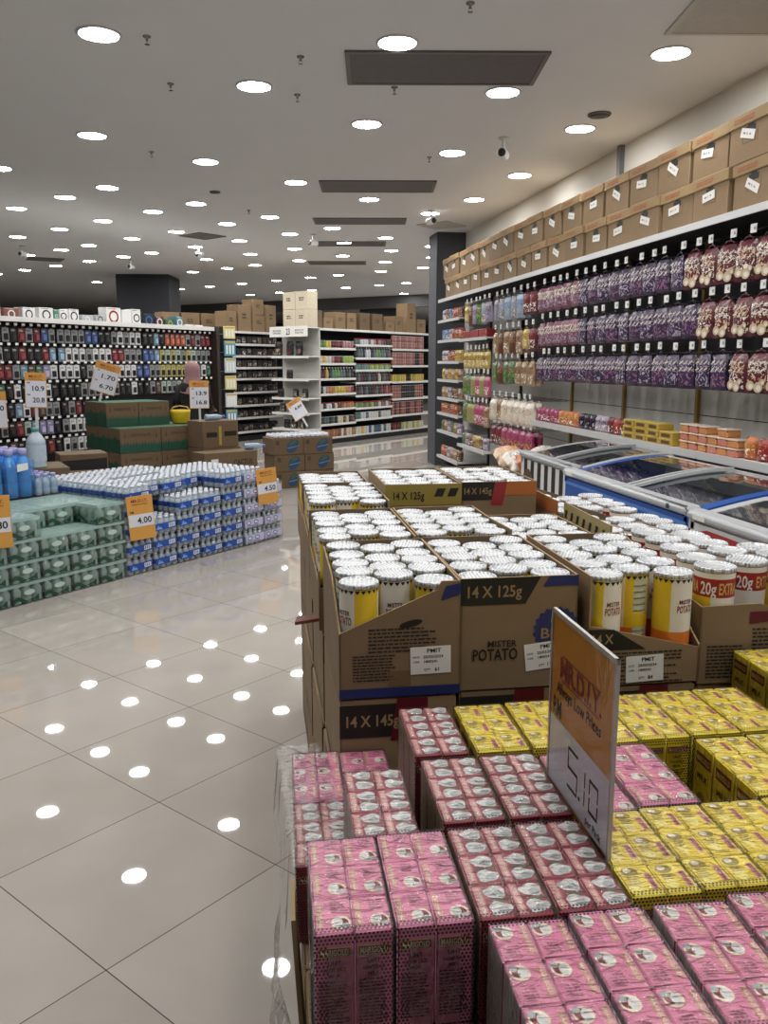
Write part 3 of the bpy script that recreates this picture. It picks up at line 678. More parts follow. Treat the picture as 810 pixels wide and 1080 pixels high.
def deco_e(m, w, d, h):      # olive front with hazard dashes
    ol = mat('olive_board', '8a7a35', .7, var=.1)
    pr(m, [(0, h-.075), (w, h-.075), (w, h), (0, h)], ol); m.text('14 X 125g', (.085, -.0022, h-.040), X_, Z_, .026, ink, .11)
    for k in (.175, .222): pr(m, [(k, h-.045), (k+.03, h-.045), (k+.042, h-.016), (k+.012, h-.016)], ink, -.002)
def deco_f(m, w, d, h):
    pr(m, [(0, h-.065), (.125, h-.065), (.125, h), (0, h)], ink); pr(m, [(.105, h-.085), (.15, h-.085), (.165, h), (.12, h)], signred, -.0016); pr(m, [(.152, h-.05), (w, h-.05), (w, h), (.166, h)], mat('rust_print', 'a8602a', .6))
    m.text('14 X 145g', (.058, -.0022, h-.032), X_, Z_, .022, card_pale, .1)
def deco_g(m, w, d, h):      # dashes on the left wall
    ol = mat('olive_board', '8a7a35', .7, var=.1)
    m.poly([(-.0012, d, h-.085), (-.0012, 0, h-.085), (-.0012, 0, h-.002), (-.0012, d, h-.002)], mat('kraft_pale', '9a8c5c', .75))
    for k in range(7): a = .04 + k*.058; m.poly([(-.002, a+.03, h-.05), (-.002, a+.01, h-.05), (-.002, a, h-.022), (-.002, a+.02, h-.022)], ink)
def deco_h(m, w, d, h): m.poly([(-.0012, d, h-.05), (-.0012, 0, h-.05), (-.0012, 0, h-.002), (-.0012, d, h-.002)], mat('rust_print', 'a8602a', .6))
low_l = [(0, .2), (.1, .15), (.85, .13), (1, .17)]
A = R(-2)
ta = tray('brown crisp carton at the aisle front corner, front cut on a slant', .217, 1.75, ZT, A, .272, .46, .262, 'blue', front=[(0, .15), (.80, .242), (.84, .262), (1, .262)], left=[(0, .25), (.55, .235), (1, .15)], deco=deco_a, cname='front corner carton')
sticker(ta, .205, .082, R(1), '25/03/2024', '61')
tb = tray('brown crisp carton with black banner and blue starburst, behind the yellow packs', .492, 1.752, ZT, A, .274, .46, .262, 'blue', deco=deco_b, cname='starburst carton', left=[(0, .255), (1, .262)])
sticker(tb, .198, .075, R(6), '25/03/2024', '110')
tc_ = tray('brown crisp carton behind the price sign, orange cans over a sloping front', .786, 1.722, ZT, A, .274, .47, .262, 'tomato', front=[(0, .145), (.15, .137), (1, .082)], deco=deco_c, right=[(0, .09), (.4, .2), (1, .262)], cname='sloping carton by the sign')
sticker(tc_, .14, .038, R(2), '25/03/2024', '84')
td = tray('brown crisp carton at the right front, holding the large red-banded cans', 1.075, 1.74, ZT - .02, R(-5), .32, .505, .262, 'extra', 5, ((2, 3), (2, 4)), right=[(0, .13), (1, .2)], back=[(0, .2), (1, .262)], front=[(0, .19), (.45, .195), (1, .13)], left=[(0, .262), (.7, .2), (1, .19)], deco=deco_d, cname='right front carton')
tray2 = tray('crisp carton second from the front along the aisle', .224, 2.245, ZT, A, .272, .46, .262, 'blue', left=low_l, cname='second aisle carton', front=[(0, .12), (1, .16)])
tray('crisp carton third from the front along the aisle', .242, 2.735, ZT + .02, A, .272, .46, .262, 'blue', left=low_l, cname='third aisle carton', front=[(0, .12), (1, .16)])
tray('crisp carton at the far end of the aisle column', .262, 3.225, ZT, A, .272, .46, .262, 'blue', left=low_l, cname='far aisle carton', front=[(0, .12), (1, .16)])
tray('crisp carton behind the starburst one', .502, 2.245, ZT, A, .274, .46, .262, 'blue', cname='carton behind the starburst', front=[(0, .2), (1, .2)], right=[(0, .27), (.5, .262), (1, .262)])
tray('olive-fronted crisp carton with hazard dashes, raised at the far end', .520, 2.85, ZT + .055, A, .275, .46, .262, 'blue', deco=deco_e, cname='raised olive carton')
tray('crisp carton second in the third column, behind the sloping one', .788, 2.225, ZT - .033, A, .27, .46, .262, 'tomato', cname='second carton of column three', front=[(0, .2), (1, .2)])
tray('crisp carton with black and red front, raised at the far end', .802, 2.862, ZT + .055, A, .275, .46, .262, 'tomato', deco=deco_f, cname='raised red and black carton')
tray('crisp carton with dashes along its side, behind the red-banded cans', 1.092, 2.27, .7575, R(-4), .32, .43, .32, 'extra', 4, right=[(0, .22), (1, .22)], back=[(0, .22), (1, .32)], front=[(0, .28), (.2, .2), (1, .2)], deco=deco_g, cname='dashed carton')
tray('crisp carton with a rust-coloured side, beside the striped freezer', 1.108, 2.73, .7575, R(-3), .32, .43, .32, 'extra', 4, right=[(0, .22), (1, .22)], back=[(0, .22), (1, .32)], front=[(0, .27), (1, .22)], deco=deco_h, cname='rust-sided carton')
def banner145(m, w, d, h):
    pr(m, [(.0, h-.09), (.135, h-.09), (.135, h-.012), (.0, h-.012)], ink); pr(m, [(.115, h-.1), (.2, h-.1), (.2, h-.0), (.13, h-.0)], maroon, -.0016); m.text('14 X 145g', (.075, -.0024, h-.05), X_, Z_, .026, card_pale, .12)
    m.poly([(-.001, d*.9, .02), (-.001, .05, .02), (-.001, .05, .03), (-.001, d*.9, .03)], ink)
cols = [(.217, 1.752, .266, 0), (.494, 1.755, .268, 0), (.788, 1.725, .268, 0), (1.078, 1.745, .29, -3)]
for ci, (x, y, w_, e) in enumerate(cols):
    for j in range(3):
        for k in range(3):
            if j == 0 and k == 2 and ci == 3: pass
            hh = .286 if j == 2 and ci in (1, 2) else .2585 if ci == 2 and j == 1 else .2505 if ci == 3 and j else .268
            closed_carton(f'closed brown crisp carton, tier {k+1} of column {ci+1}, place {j+1} from the front', w_, .46, hh if not (ci == 3 and j == 0) else .262, x + j*.016 - (.006 if k == 1 else 0), y + j*.49, .003 + k*(hh + .0015) if not (ci == 3 and j == 0) else .001 + k*.2635, R(-2 + e*.6), 'closed cartons under the crisp display', txt=banner145)
for k in range(3): closed_carton(f'closed brown crisp carton at the far aisle end, tier {k+1}', .266, .4, .268, .268, 3.235, .003 + k*.2695, A, 'closed cartons under the crisp display', txt=banner145)
# ================================================================== pouches
def pouch(w, h, t, fn, nx=8, nz=10, back=None, hang=False, seed=0, waist=.0):
    """crinkled pillow bag, front facing -y, base at z = 0; fn(u, v) gives the print at that spot"""
    rs = random.Random(seed); m = MB(); P = {}
    for sd in (-1, 1):
        for k in range(nz+1):
            for i in range(nx+1):
                u, v = i/nx, k/nz
                th = t/2 * max(0, (1 - (2*u-1)**2)) ** .5 * max(0, min(1, v*7)) ** .6 * max(0, min(1, (1-v)*5)) ** .7
                ww = w * (1 - waist*max(0, v-.75)*4*.55) * (1 - .05*sin(pi*v)); e = rs.uniform(-.035, .035) * t
                P[sd, k, i] = len(m.v); m.v.append(((u-.5)*ww + rs.uniform(-.004, .004)*w, sd*th + (e if 0 < i < nx else 0), v*h))
    bk = back or fn(.02, .5)
    for k in range(nz):
        for i in range(nx):
            m.face((P[-1, k, i], P[-1, k, i+1], P[-1, k+1, i+1], P[-1, k+1, i]), fn((i+.5)/nx, (k+.5)/nz), True)
            m.face((P[1, k, i], P[1, k+1, i], P[1, k+1, i+1], P[1, k, i+1]), bk, True)
    for k in range(nz):
        m.face((P[-1, k, 0], P[-1, k+1, 0], P[1, k+1, 0], P[1, k, 0]), bk, True); m.face((P[-1, k, nx], P[1, k, nx], P[1, k+1, nx], P[-1, k+1, nx]), bk, True)
    if hang: m.tube([(-w*.2, 0, h*.98), (-w*.14, 0, h*1.06), (0, 0, h*1.09), (w*.14, 0, h*1.06), (w*.2, 0, h*.98)], .005, bk, 5)
    return m
def gl(name, c, **k): return mat(name, c, .25, var=.15, scale=40, bump=.35, bscale=50, **k)
purp = gl('pouch_purple', mute('40304f', .8)); lilac = gl('pouch_lilac', mute('a595ab', .8)); purd = gl('pouch_dark', mute('1e1528', .8))
wine = gl('pouch_wine', mute('6a2a33', .8)); peach = gl('pouch_peach', mute('d9b48e', .8)); ivory = gl('pouch_ivory', mute('e6dccb', .8)); pinkp = gl('pouch_pink', mute('b8506f', .8)); mag = gl('pouch_magenta', mute('a32c5e', .8))
brown = gl('pouch_brown', mute('6b4128', .8)); tan = gl('pouch_tan', mute('a98562', .8)); lime = gl('pouch_lime', mute('8aa84a', .8)); green = gl('pouch_green', mute('46703c', .8)); blue = gl('pouch_blue', mute('3f64a6', .8)); sky = gl('pouch_sky', mute('8fa9c4', .8)); orang = gl('pouch_orange', mute('cc6a2c', .8)); yelp = gl('pouch_yellow', mute('cfae4c', .8)); redp = gl('pouch_red', mute('a1282c', .8)); greyp = gl('pouch_grey', mute('88868a', .8))
def blotch(base, accent, scale, cut, soft=.06):
    """pouch print: accent patches on the base colour, broken up by distorted noise"""
    nm = f'print_{base.name}_{accent.name}_{scale}_{cut}'
    if nm in MATS: return MATS[nm]
    m = base.copy(); m.name = nm; nt = m.node_tree; N = nt.nodes; L = nt.links; b = N['Principled BSDF']
    acc = [n for n in accent.node_tree.nodes if n.type == 'MIX'][0].inputs['B'].default_value[:]
    old = b.inputs['Base Color'].links[0].from_socket
    tc = [n for n in N if n.type == 'TEX_COORD'][0]; no = N.new('ShaderNodeTexNoise'); no.inputs['Scale'].default_value = scale; no.inputs['Distortion'].default_value = 2.2; no.inputs['Detail'].default_value = 1.5
    oi = N.new('ShaderNodeObjectInfo'); ad = N.new('ShaderNodeVectorMath'); ad.operation = 'ADD'
    L.new(tc.outputs['Object'], ad.inputs[0]); L.new(oi.outputs['Random'], ad.inputs[1]); L.new(ad.outputs[0], no.inputs['Vector'])
    mr = N.new('ShaderNodeMapRange'); mr.inputs['From Min'].default_value = cut - soft/2; mr.inputs['From Max'].default_value = cut + soft/2; L.new(no.outputs['Fac'], mr.inputs['Value'])
    mx = N.new('ShaderNodeMix'); mx.data_type = 'RGBA'; L.new(mr.outputs['Result'], mx.inputs['Factor']); L.new(old, mx.inputs['A']); mx.inputs['B'].default_value = acc
    L.new(mx.outputs['Result'], b.inputs['Base Color']); MATS[nm] = m
    return m
def art(base, accent, pic, dark=None, seed=0, low=False):
    up = blotch(base, accent, 42, .53); dn = blotch(base, pic, 26, .56)
    def fn(u, v):
        i, k = int(u*8), int(v*10)
        if i in (0, 7): return dark or base
        if k >= 8 or k == 0: return base
        return up if k >= 5 else dn
    return fn
def bagmesh(name, w, h, t, fn, back, scr=None, **k):
    m = pouch(w, h, t, fn, back=back, hang=True, **k)
    if scr:      # brush-like lettering on the front
        rs = random.Random(k.get('seed', 0))
        for r in range(2):
            for c in range(3):
                x = (c - 1)*w*.22; z = h*(.77 - r*.19); a = rs.uniform(-.5, .5)
                y = -t*.56
                for q in range(2):
                    dx, dz = w*.095*cos(a + q*1.5), h*.075*sin(a + q*1.5 + .6)
                    m.poly([(x-dx, y, z-dz-.004), (x+dx, y, z+dz-.004), (x+dx, y, z+dz+.004), (x-dx, y, z-dz+.004)], scr)
    if k.get('seed', 0) in (2, 6):      # pale round pictures near the foot
        for px, pz, rx in ((-.2, .2, .15), (.1, .16, .17), (.24, .29, .1)):
            m.disc((px*w, -t*.53, pz*h), X_, Z_, rx*w, rx*h*.8, gl('pouch_bun', 'c9b394'), 16); m.disc((px*w + .004, -t*.53 - .0006, pz*h - .004), X_, Z_, rx*w*.55, rx*h*.42, ivory, 14)
    return mesh_of(m, name)
BAG = {'purple': bagmesh('pouch', .165, .225, .06, art(purp, lilac, lilac, purd, 1), purd, ivory, seed=1, waist=.6),
       'purple2': bagmesh('pouch', .165, .225, .06, art(purp, lilac, gl('pouch_mauve', '8a5f7c'), purd, 5), purd, ivory, seed=5, waist=.6),
       'wine': bagmesh('pouch', .17, .23, .065, art(wine, peach, ivory, wine, 2, True), wine, ivory, seed=2, waist=.6),
       'wine2': bagmesh('pouch', .17, .23, .065, art(wine, ivory, peach, wine, 6, True), wine, ivory, seed=6, waist=.6),
       'dusky': bagmesh('pouch', .16, .22, .06, art(gl('pouch_dusky', '7d4f60'), ivory, lilac, purd, 3), purd, ivory, seed=3, waist=.5)}
BNAME = {'purple': 'purple snack pouch', 'purple2': 'purple and lilac snack pouch', 'wine': 'wine-red pouch with pale round pictures', 'wine2': 'peach and wine pouch', 'dusky': 'dusky pink snack pouch'}
# ================================================================== shelving on the right wall
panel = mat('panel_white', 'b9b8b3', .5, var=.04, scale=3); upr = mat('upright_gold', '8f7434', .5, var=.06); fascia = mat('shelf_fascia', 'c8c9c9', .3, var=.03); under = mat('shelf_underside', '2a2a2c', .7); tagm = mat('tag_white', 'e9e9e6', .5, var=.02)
SX = 2.95
mb = MB(); mb.tube([(0, 0, 0), (-.40, 0, 0), (-.415, 0, .012)], .004, steel, 6); HOOK = mesh_of(mb, 'hook')
mb = MB(); mb.box(-.422, -.418, -.026, .026, -.004, .046, tagm); mb.poly([(-.4225, -.02, .012), (-.4225, -.002, .012), (-.4225, -.002, .03), (-.4225, -.02, .03)], mat('tag_grey_print', '9a9a98', .6)); HTAG = mesh_of(mb, 'price_tag')
def bay(label, y0, y1, rows, lower, top=True, shelves=()):
    t = thing('wall_shelving', label, 'shelving', (3.42, y0, 0), 0, 'shelving bays along the white wall'); L_ = y1 - y0; f = SX - 3.42
    m = MB(); m.box(-.02, .0, .02, L_-.001, .06, 1.36 if not shelves else 2.4, panel)
    if not shelves: m.box(-.02, .0, .02, L_-.001, 1.36, 2.40, mat('hook_panel_dark', '232325', .6))
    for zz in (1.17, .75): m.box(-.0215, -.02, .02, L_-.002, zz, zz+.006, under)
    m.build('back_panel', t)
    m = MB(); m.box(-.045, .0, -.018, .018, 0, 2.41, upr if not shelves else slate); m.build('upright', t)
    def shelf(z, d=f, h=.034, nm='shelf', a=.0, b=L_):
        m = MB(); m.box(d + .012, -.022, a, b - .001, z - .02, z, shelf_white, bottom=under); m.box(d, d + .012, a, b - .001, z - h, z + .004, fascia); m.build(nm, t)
    if top: shelf(2.43, nm='top_shelf', h=.04)
    if lower: shelf(.985, nm='lower_shelf', h=.045)
    for z in shelves: shelf(z)
    m = MB(); m.box(-.4, -.02, .02, L_-.002, 0.0, .12, under); 
    if not lower: m.build('plinth', t)
    for z, ys in rows:
        for y in ys:
            h = place('hook', HOOK, t, (0, y - y0, z)); place('price_tag', HTAG, h, (0, 0, ru(.02, .03)), ru(-.05, .12))
    return t
HY = [3.86 + .193*k for k in range(22)]
RZ = [2.275, 1.948, 1.622]
bays = [(3.35, 4.54), (4.54, 5.72), (5.72, 6.91), (6.91, 8.06)]
for i, (a, b) in enumerate(bays):
    bay(f'white wall shelving bay with hooks above the freezers, {ORD[i]} from the right edge', a, b, [(z, [y for y in HY if a + .03 < y < b - .02]) for z in RZ], True)
bay('wall shelving bay with mixed hanging bags left of the striped freezer', 8.06, 9.6, [(2.275, [8.2 + .2*k for k in range(7)]), (1.91, [8.2 + .2*k for k in range(7)]), (1.585, [8.2 + .2*k for k in range(7)]), (1.165, [8.2 + .2*k for k in range(7)]), (.86, [8.2 + .2*k for k in range(7)])], False)
bay('wall shelving bay with a deep base shelf, second from the grey pillar', 9.6, 10.82, [(2.275, [9.7 + .18*k for k in range(6)]), (1.70, [9.7 + .18*k for k in range(6)]), (1.41, [9.7 + .18*k for k in range(6)]), (1.06, [9.7 + .18*k for k in range(6)])], False, shelves=(1.855, .50))
ENDZ = (2.14, 1.865, 1.575, 1.325, 1.07, .855, .60, .235)
bay('wall shelving bay of eight white shelves beside the grey pillar', 10.82, 11.95, [], False, shelves=ENDZ)
# hanging pouches, front ones on every hook and often more behind
def hang(me, nm, x, y, ztop, h, rz, label, grp): return tag(place(nm, me, None, (x, y, ztop - h*1.085 + .003), rz), label, 'snack pouch', grp)
ROWN = ['top', 'middle', 'bottom']
for r, z in enumerate(RZ):
    for k, y in enumerate(HY):
        lim = (5.28, 5.18, 4.82)[r]
        kind = ('wine', 'wine2')[k % 2] if y < lim else ('purple', 'purple2')[k % 2] if y < (6.95, 7.05, 9)[r] else 'dusky'
        hh = .23 if 'wine' in kind else .22 if kind == 'dusky' else .225
        nb = 1 if (k + r) % 3 == 0 else 2
        for q in range(nb):
            hang(BAG[kind], 'snack_pouch', 3.005 + q*.085, y + ru(-.008, .008), z, hh, R(-74 + ru(-10, 10)), f'{BNAME[kind]}, {ROWN[r]} row, {ORD[k]} hook from right{", rear one" if q else ""}', 'hanging snack pouches on the white wall')
def simple(nm, w, h, t, a, b, c, seed, hang_=True): return mesh_of(pouch(w, h, t, art(a, b, c, None, seed), 8, 10, a, hang_, seed, .2), nm)
MIX = {'clear blue toy bag': simple('pouch', .15, .24, .04, sky, blue, greyp, 11), 'grey toy bag': simple('pouch', .14, .25, .04, greyp, sky, ivory, 12), 'tan snack bag': simple('pouch', .13, .25, .06, tan, brown, ivory, 13), 'brown snack bag': simple('pouch', .13, .25, .06, brown, tan, wine, 14),
       'green snack bag': simple('pouch', .15, .24, .06, green, tan, lime, 15), 'beige bread bag': simple('pouch', .17, .25, .09, ivory, tan, peach, 16), 'magenta snack bag': simple('pouch', .18, .22, .06, mag, pinkp, yelp, 17), 'yellow snack bag': simple('pouch', .13, .2, .06, yelp, brown, ivory, 18),
       'lime and pink snack bag': simple('pouch', .18, .24, .05, lime, pinkp, pinkp, 19), 'pink snack bag': simple('pouch', .17, .24, .05, pinkp, mag, ivory, 20), 'wine snack bag': simple('pouch', .14, .22, .05, wine, redp, ivory, 21), 'lilac toy bag': simple('pouch', .13, .23, .04, lilac, purp, blue, 22)}
rows_m = [(2.275, 8.2, .2, 7, ['wine snack bag', 'wine snack bag', 'clear blue toy bag', 'grey toy bag', 'clear blue toy bag', 'grey toy bag', 'lilac toy bag'], 'top'),
          (1.91, 8.2, .2, 7, ['wine snack bag', 'yellow snack bag', 'tan snack bag', 'brown snack bag', 'tan snack bag', 'brown snack bag', 'tan snack bag'], 'second'),
          (1.585, 8.2, .2, 7, ['tan snack bag', 'tan snack bag', 'tan snack bag', 'green snack bag', 'green snack bag', 'brown snack bag', 'green snack bag'], 'third'),
          (1.165, 8.2, .2, 7, ['beige bread bag', 'beige bread bag', 'beige bread bag', 'beige bread bag', 'beige bread bag', 'tan snack bag', 'beige bread bag'], 'fourth'),
          (.86, 8.2, .2, 7, ['magenta snack bag', 'magenta snack bag', 'magenta snack bag', 'magenta snack bag', 'magenta snack bag', 'wine snack bag', 'wine snack bag'], 'fifth')]
for z, y0, p, n, ks, rn in rows_m:
    for k in range(n):
        me = MIX[ks[k]]; h = max(v.co.z for v in me.vertices) / 1.09 - .003
        for q in range(2): hang(me, 'snack_bag', 3.01 + q*.08, y0 + p*k, z, h, R(-76 + ru(-9, 9)), f'{ks[k]}, {ORD[k]} in {rn} row left of striped freezer{", rear one" if q else ""}', 'mixed bags left of the freezers')
rows_m = [(2.275, ['lilac toy bag', 'grey toy bag', 'green snack bag', 'lilac toy bag', 'brown snack bag', 'yellow snack bag'], 'top'), (1.70, ['yellow snack bag']*6, 'second'), (1.41, ['pink snack bag', 'lime and pink snack bag', 'pink snack bag', 'lime and pink snack bag', 'green snack bag', 'green snack bag'], 'third'), (1.06, ['tan snack bag', 'pink snack bag', 'pink snack bag', 'lime and pink snack bag', 'lime and pink snack bag', 'green snack bag'], 'fourth')]
for z, ks, rn in rows_m:
    for k, nm in enumerate(ks):
        me = MIX[nm]; h = max(v.co.z for v in me.vertices) / 1.09 - .003
        hang(me, 'snack_bag', 3.01, 9.7 + .18*k, z, h, R(-72 + ru(-9, 9)), f'{nm}, {ORD[k]} in {rn} row over the deep base shelf', 'mixed bags over the deep base shelf')
# stock standing on the end shelves
STK = [mesh_of(pouch(.12, .15, .07, art(a, b, c, None, s), 8, 8, a, False, s), 'pouch') for s, (a, b, c) in enumerate([(orang, ivory, redp), (redp, ivory, yelp), (brown, tan, ivory), (blue, sky, ivory), (green, tan, lime), (lilac, purp, ivory), (tan, ivory, brown), (yelp, brown, redp)])]
SN = ['orange', 'red', 'brown', 'blue', 'green', 'lilac', 'tan', 'yellow']
pick = [[5, 2, 3, 1, 1, 2], [3, 3, 5, 1, 1, 1], [5, 5, 1, 1, 7, 7], [7, 6, 7, 6, 7, 6], [6, 6, 5, 2, 2, 6], [0, 0, 2, 0, 0, 2], [4, 6, 5, 4, 6, 5], [0, 1, 5, 6, 6, 2]]
for s, z in enumerate(ENDZ):
    for k in range(6):
        c = pick[s][k]
        tag(place('snack_packet', STK[c], None, (3.03, 11.82 - k*.175, z + .0005), R(-72 + ru(-8, 8))), f'{SN[c]} snack packet, {ORD[k]} from the pillar on {ORD[s]} shelf down', 'snack packet', 'packets on the end shelves')
for k in range(7):
    c = [4, 5, 2, 6, 7, 2, 5][k]
    tag(place('snack_packet', STK[c], None, (3.04, 10.72 - k*.155, .5005), R(-70 + ru(-9, 9))), f'{SN[c]} snack packet standing on the deep base shelf, {ORD[k]} from the left', 'snack packet', 'packets on the deep base shelf')
mb = MB(); mb.rbox(-.16, .16, -.07, .07, 0, .10, .01, redp); RB = mesh_of(mb, 'gift_box')
for k in range(3): tag(place('gift_box', RB, None, (3.06, 9.9 + k*.36, 1.8555), R(-90)), f'long dark red box on the second shelf, {ORD[k]} from the right', 'box', 'red boxes on the second shelf')
# floor bin with orange bags between the end shelves and the striped freezer
t = closed_carton('low brown floor carton under the orange bread bags', .75, .9, .55, 2.32, 6.6, .002, 0, 'floor cartons by the wall')
LOAF = [simple('pouch', .3, .34, .16, orang, yelp, ivory, 31, False), simple('pouch', .3, .32, .16, peach, orang, lime, 32, False), simple('pouch', .28, .3, .16, ivory, greyp, pinkp, 33, False)]
for k in range(6):
    o = place('bread_bag', LOAF[k % 3], None, (2.52 + (k % 2)*.36, 6.62 + (k//2)*.30, .63), 0); o.rotation_euler = (R(-68), 0, R(-6 + 6*(k % 3)))
    tag(o, f'{["orange", "peach", "pale"][k%3]} bread bag lying on the floor carton, {["front", "middle", "back"][k//2]} {["aisle", "wall"][k%2]} side', 'bread bag', 'bags on the floor carton')
# ------------------------------------------------------------------ boxes on top
def archive_box():
    t = thing('archive_box', 'lidded brown carton to place', 'carton', (0, 0, 0), 0, 'lidded cartons on the top shelf'); LABELS.pop('lidded brown carton to place', 0)
    w, d, h = .405, .40, .266
    m = MB(); m.rbox(-w/2, w/2, 0, d, 0, h - .004, .004, card); m.poly([(-.05, -.001, .155), (.05, -.001, .155), (.05, -.001, .19), (.03, -.001, .19), (.03, -.001, .2), (-.03, -.001, .2), (-.03, -.001, .19), (-.05, -.001, .19)], ink)
    for q in ((-.07, .11), (.07, .11)): m.box(q[0]-.001, q[0]+.001, -.0012, 0, .1, .17, card_in)
    m.box(-.07, .07, -.0012, 0, .1, .102, card_in)
    m.build('box_body', t)
    m = MB(); m.rbox(-w/2 - .009, w/2 + .009, -.012, d + .006, h - .064, h + .004, .004, card_pale)
    m.lines((-.15, -.0132, h - .03), X_, Z_, .22, 2, .016, mat('stamp_rust', '9c5a3a', .7), lh=.7); m.build('lid', t)
    m = MB(); m.prism([(-.07, -.004, -.026), (.07, -.004, -.026), (.07, -.004, .026), (-.07, -.004, .026)], (0, .002, 0), paper)
    for k in range(3): m.text(['RM', '12', '04'][k], (-.035 + k*.03, -.0045, 0), X_, Z_, .012, ink)
    lab = m.build('label', t); lab.location = (0, 0, .138)
    return t
abx = archive_box(); first = True; n = [0, 0]
def put_box(x, y, z, tier, rz):
    global first
    n[tier] += 1; k = n[tier]
    lb = f'lidded brown carton on the top shelf, {["lower", "upper"][tier]} tier, {ORD[k-1]} from the right'
    if first: abx.location = (x, y, z); abx.rotation_euler[2] = rz; tag(abx, lb, 'carton', 'lidded cartons on the top shelf'); o = abx; first = False
    else: o = dup(abx, (x, y, z), rz, lb)
    for ch in KIDS[o.name]:
        if ch.name.startswith('label'): ch.rotation_euler = (0, ru(-.1, .55) * (1 if tier else 1), 0); ch.location.x = ru(-.04, .02); ch.location.z = .135 + ru(-.02, .015)
yb = 3.75
while yb < 11.75:
    rz = R(-90 + ru(-1.5, 1.5)); x = 3.0 + ru(-.012, .014)
    put_box(x, yb, 2.4345, 0, rz); yb += .426 + ru(0, .014)
yb = 3.80
while yb < 11.7:
    rz = R(-90 + ru(-1.5, 1.5)); x = 3.0 + ru(-.016, .014)
    put_box(x, yb, 2.4345 + .2712, 1, rz); yb += .426 + ru(0, .02)
# ------------------------------------------------------------------ goods on the lower shelf
zl = .9855
tubm = mat('tub_clear', 'c98f78', .2, var=.15, coat=.4); lidp = mat('tub_lid', 'd9c3b0', .3)
def tub(c1):
    m = MB(); m.rbox(-.05, .05, -.05, .05, 0, .045, .008, c1); b = mesh_of(m, 'tub'); m = MB(); m.rbox(-.053, .053, -.053, .053, .045, .055, .003, lidp); return b, mesh_of(m, 'lid')
TUB = tub(mat('tub_pinkish', 'c77f70', .25, var=.2, scale=50)); TUB2 = tub(mat('tub_amber', 'c98a55', .25, var=.2, scale=50))
def stack(nm, y0, ny, dz, pitch, meshes, word, cat, levels, grp, x=3.03):
    for j in range(ny):
        for k in range(levels[j % len(levels)]):
            b, l = meshes[(j + k) % 2]
            t = thing(nm, f'{word}, {ORD[j]} stack from right, {ORD[k]} from bottom', cat, (x, y0 + j*pitch, zl + k*dz), R(-90 + ru(-4, 4)), grp)
            place('box', b, t); place('lid', l, t)
stack('biscuit_tub', 4.62, 6, .0555, .112, [TUB, TUB2], 'pink and orange biscuit tub on lower shelf', 'tub', [2, 3, 2, 3, 3, 3], 'biscuit tubs on the lower shelf')
m = MB(); m.rbox(-.09, .09, -.06, .06, 0, .042, .004, mat('gold_box', 'b89a3c', .4, var=.12, scale=30)); m.poly([(-.06, -.0605, .01), (.06, -.0605, .01), (.06, -.0605, .034), (-.06, -.0605, .034)], mat('brown_print', '5a3a12', .5)); gb = mesh_of(m, 'box')
m = MB(); m.rbox(-.091, .091, -.061, .061, .042, .047, .002, mat('gold_lid', 'cdb65c', .35)); gbl = mesh_of(m, 'lid')
stack('biscuit_box', 5.40, 4, .0475, .188, [(gb, gbl), (gb, gbl)], 'flat golden biscuit box on lower shelf', 'box', [2, 3, 3, 3], 'golden boxes on the lower shelf')
seqs = [(4.49, [('orange', 0), ('red', 1), ('orange', 0), ('pale', 2), ('red', 1)], -.125, 'near the right edge'), (6.14, [('wine', 3), ('red', 1), ('wine', 3), ('lilac', 4), ('lilac', 4), ('dark purple', 5), ('dark purple', 5), ('dark purple', 5)], .115, 'left of the golden boxes'), (7.06, [('orange', 0)]*4 + [('magenta', 6)]*5, .115, 'at the left end')]
CT_ = [(orang, yelp, ivory), (redp, orang, ivory), (ivory, peach, redp), (wine, redp, ivory), (lilac, purp, ivory), (purd, purp, lilac), (mag, pinkp, ivory)]
SM = [mesh_of(pouch(.105, .135, .06, art(a, b, c, None, 40+i), 8, 8, a, False, 40+i, .5), 'pouch') for i, (a, b, c) in enumerate(CT_)]
for y, sq, p, wh in seqs:
    for k, (nm, i) in enumerate(sq):
        tag(place('drink_pouch', SM[i], None, (3.03, y + p*k, zl), R(-80 + ru(-6, 6))), f'small {nm} pouch standing on the lower shelf {wh}, {ORD[k]} along', 'pouch', 'small pouches on the lower shelf')
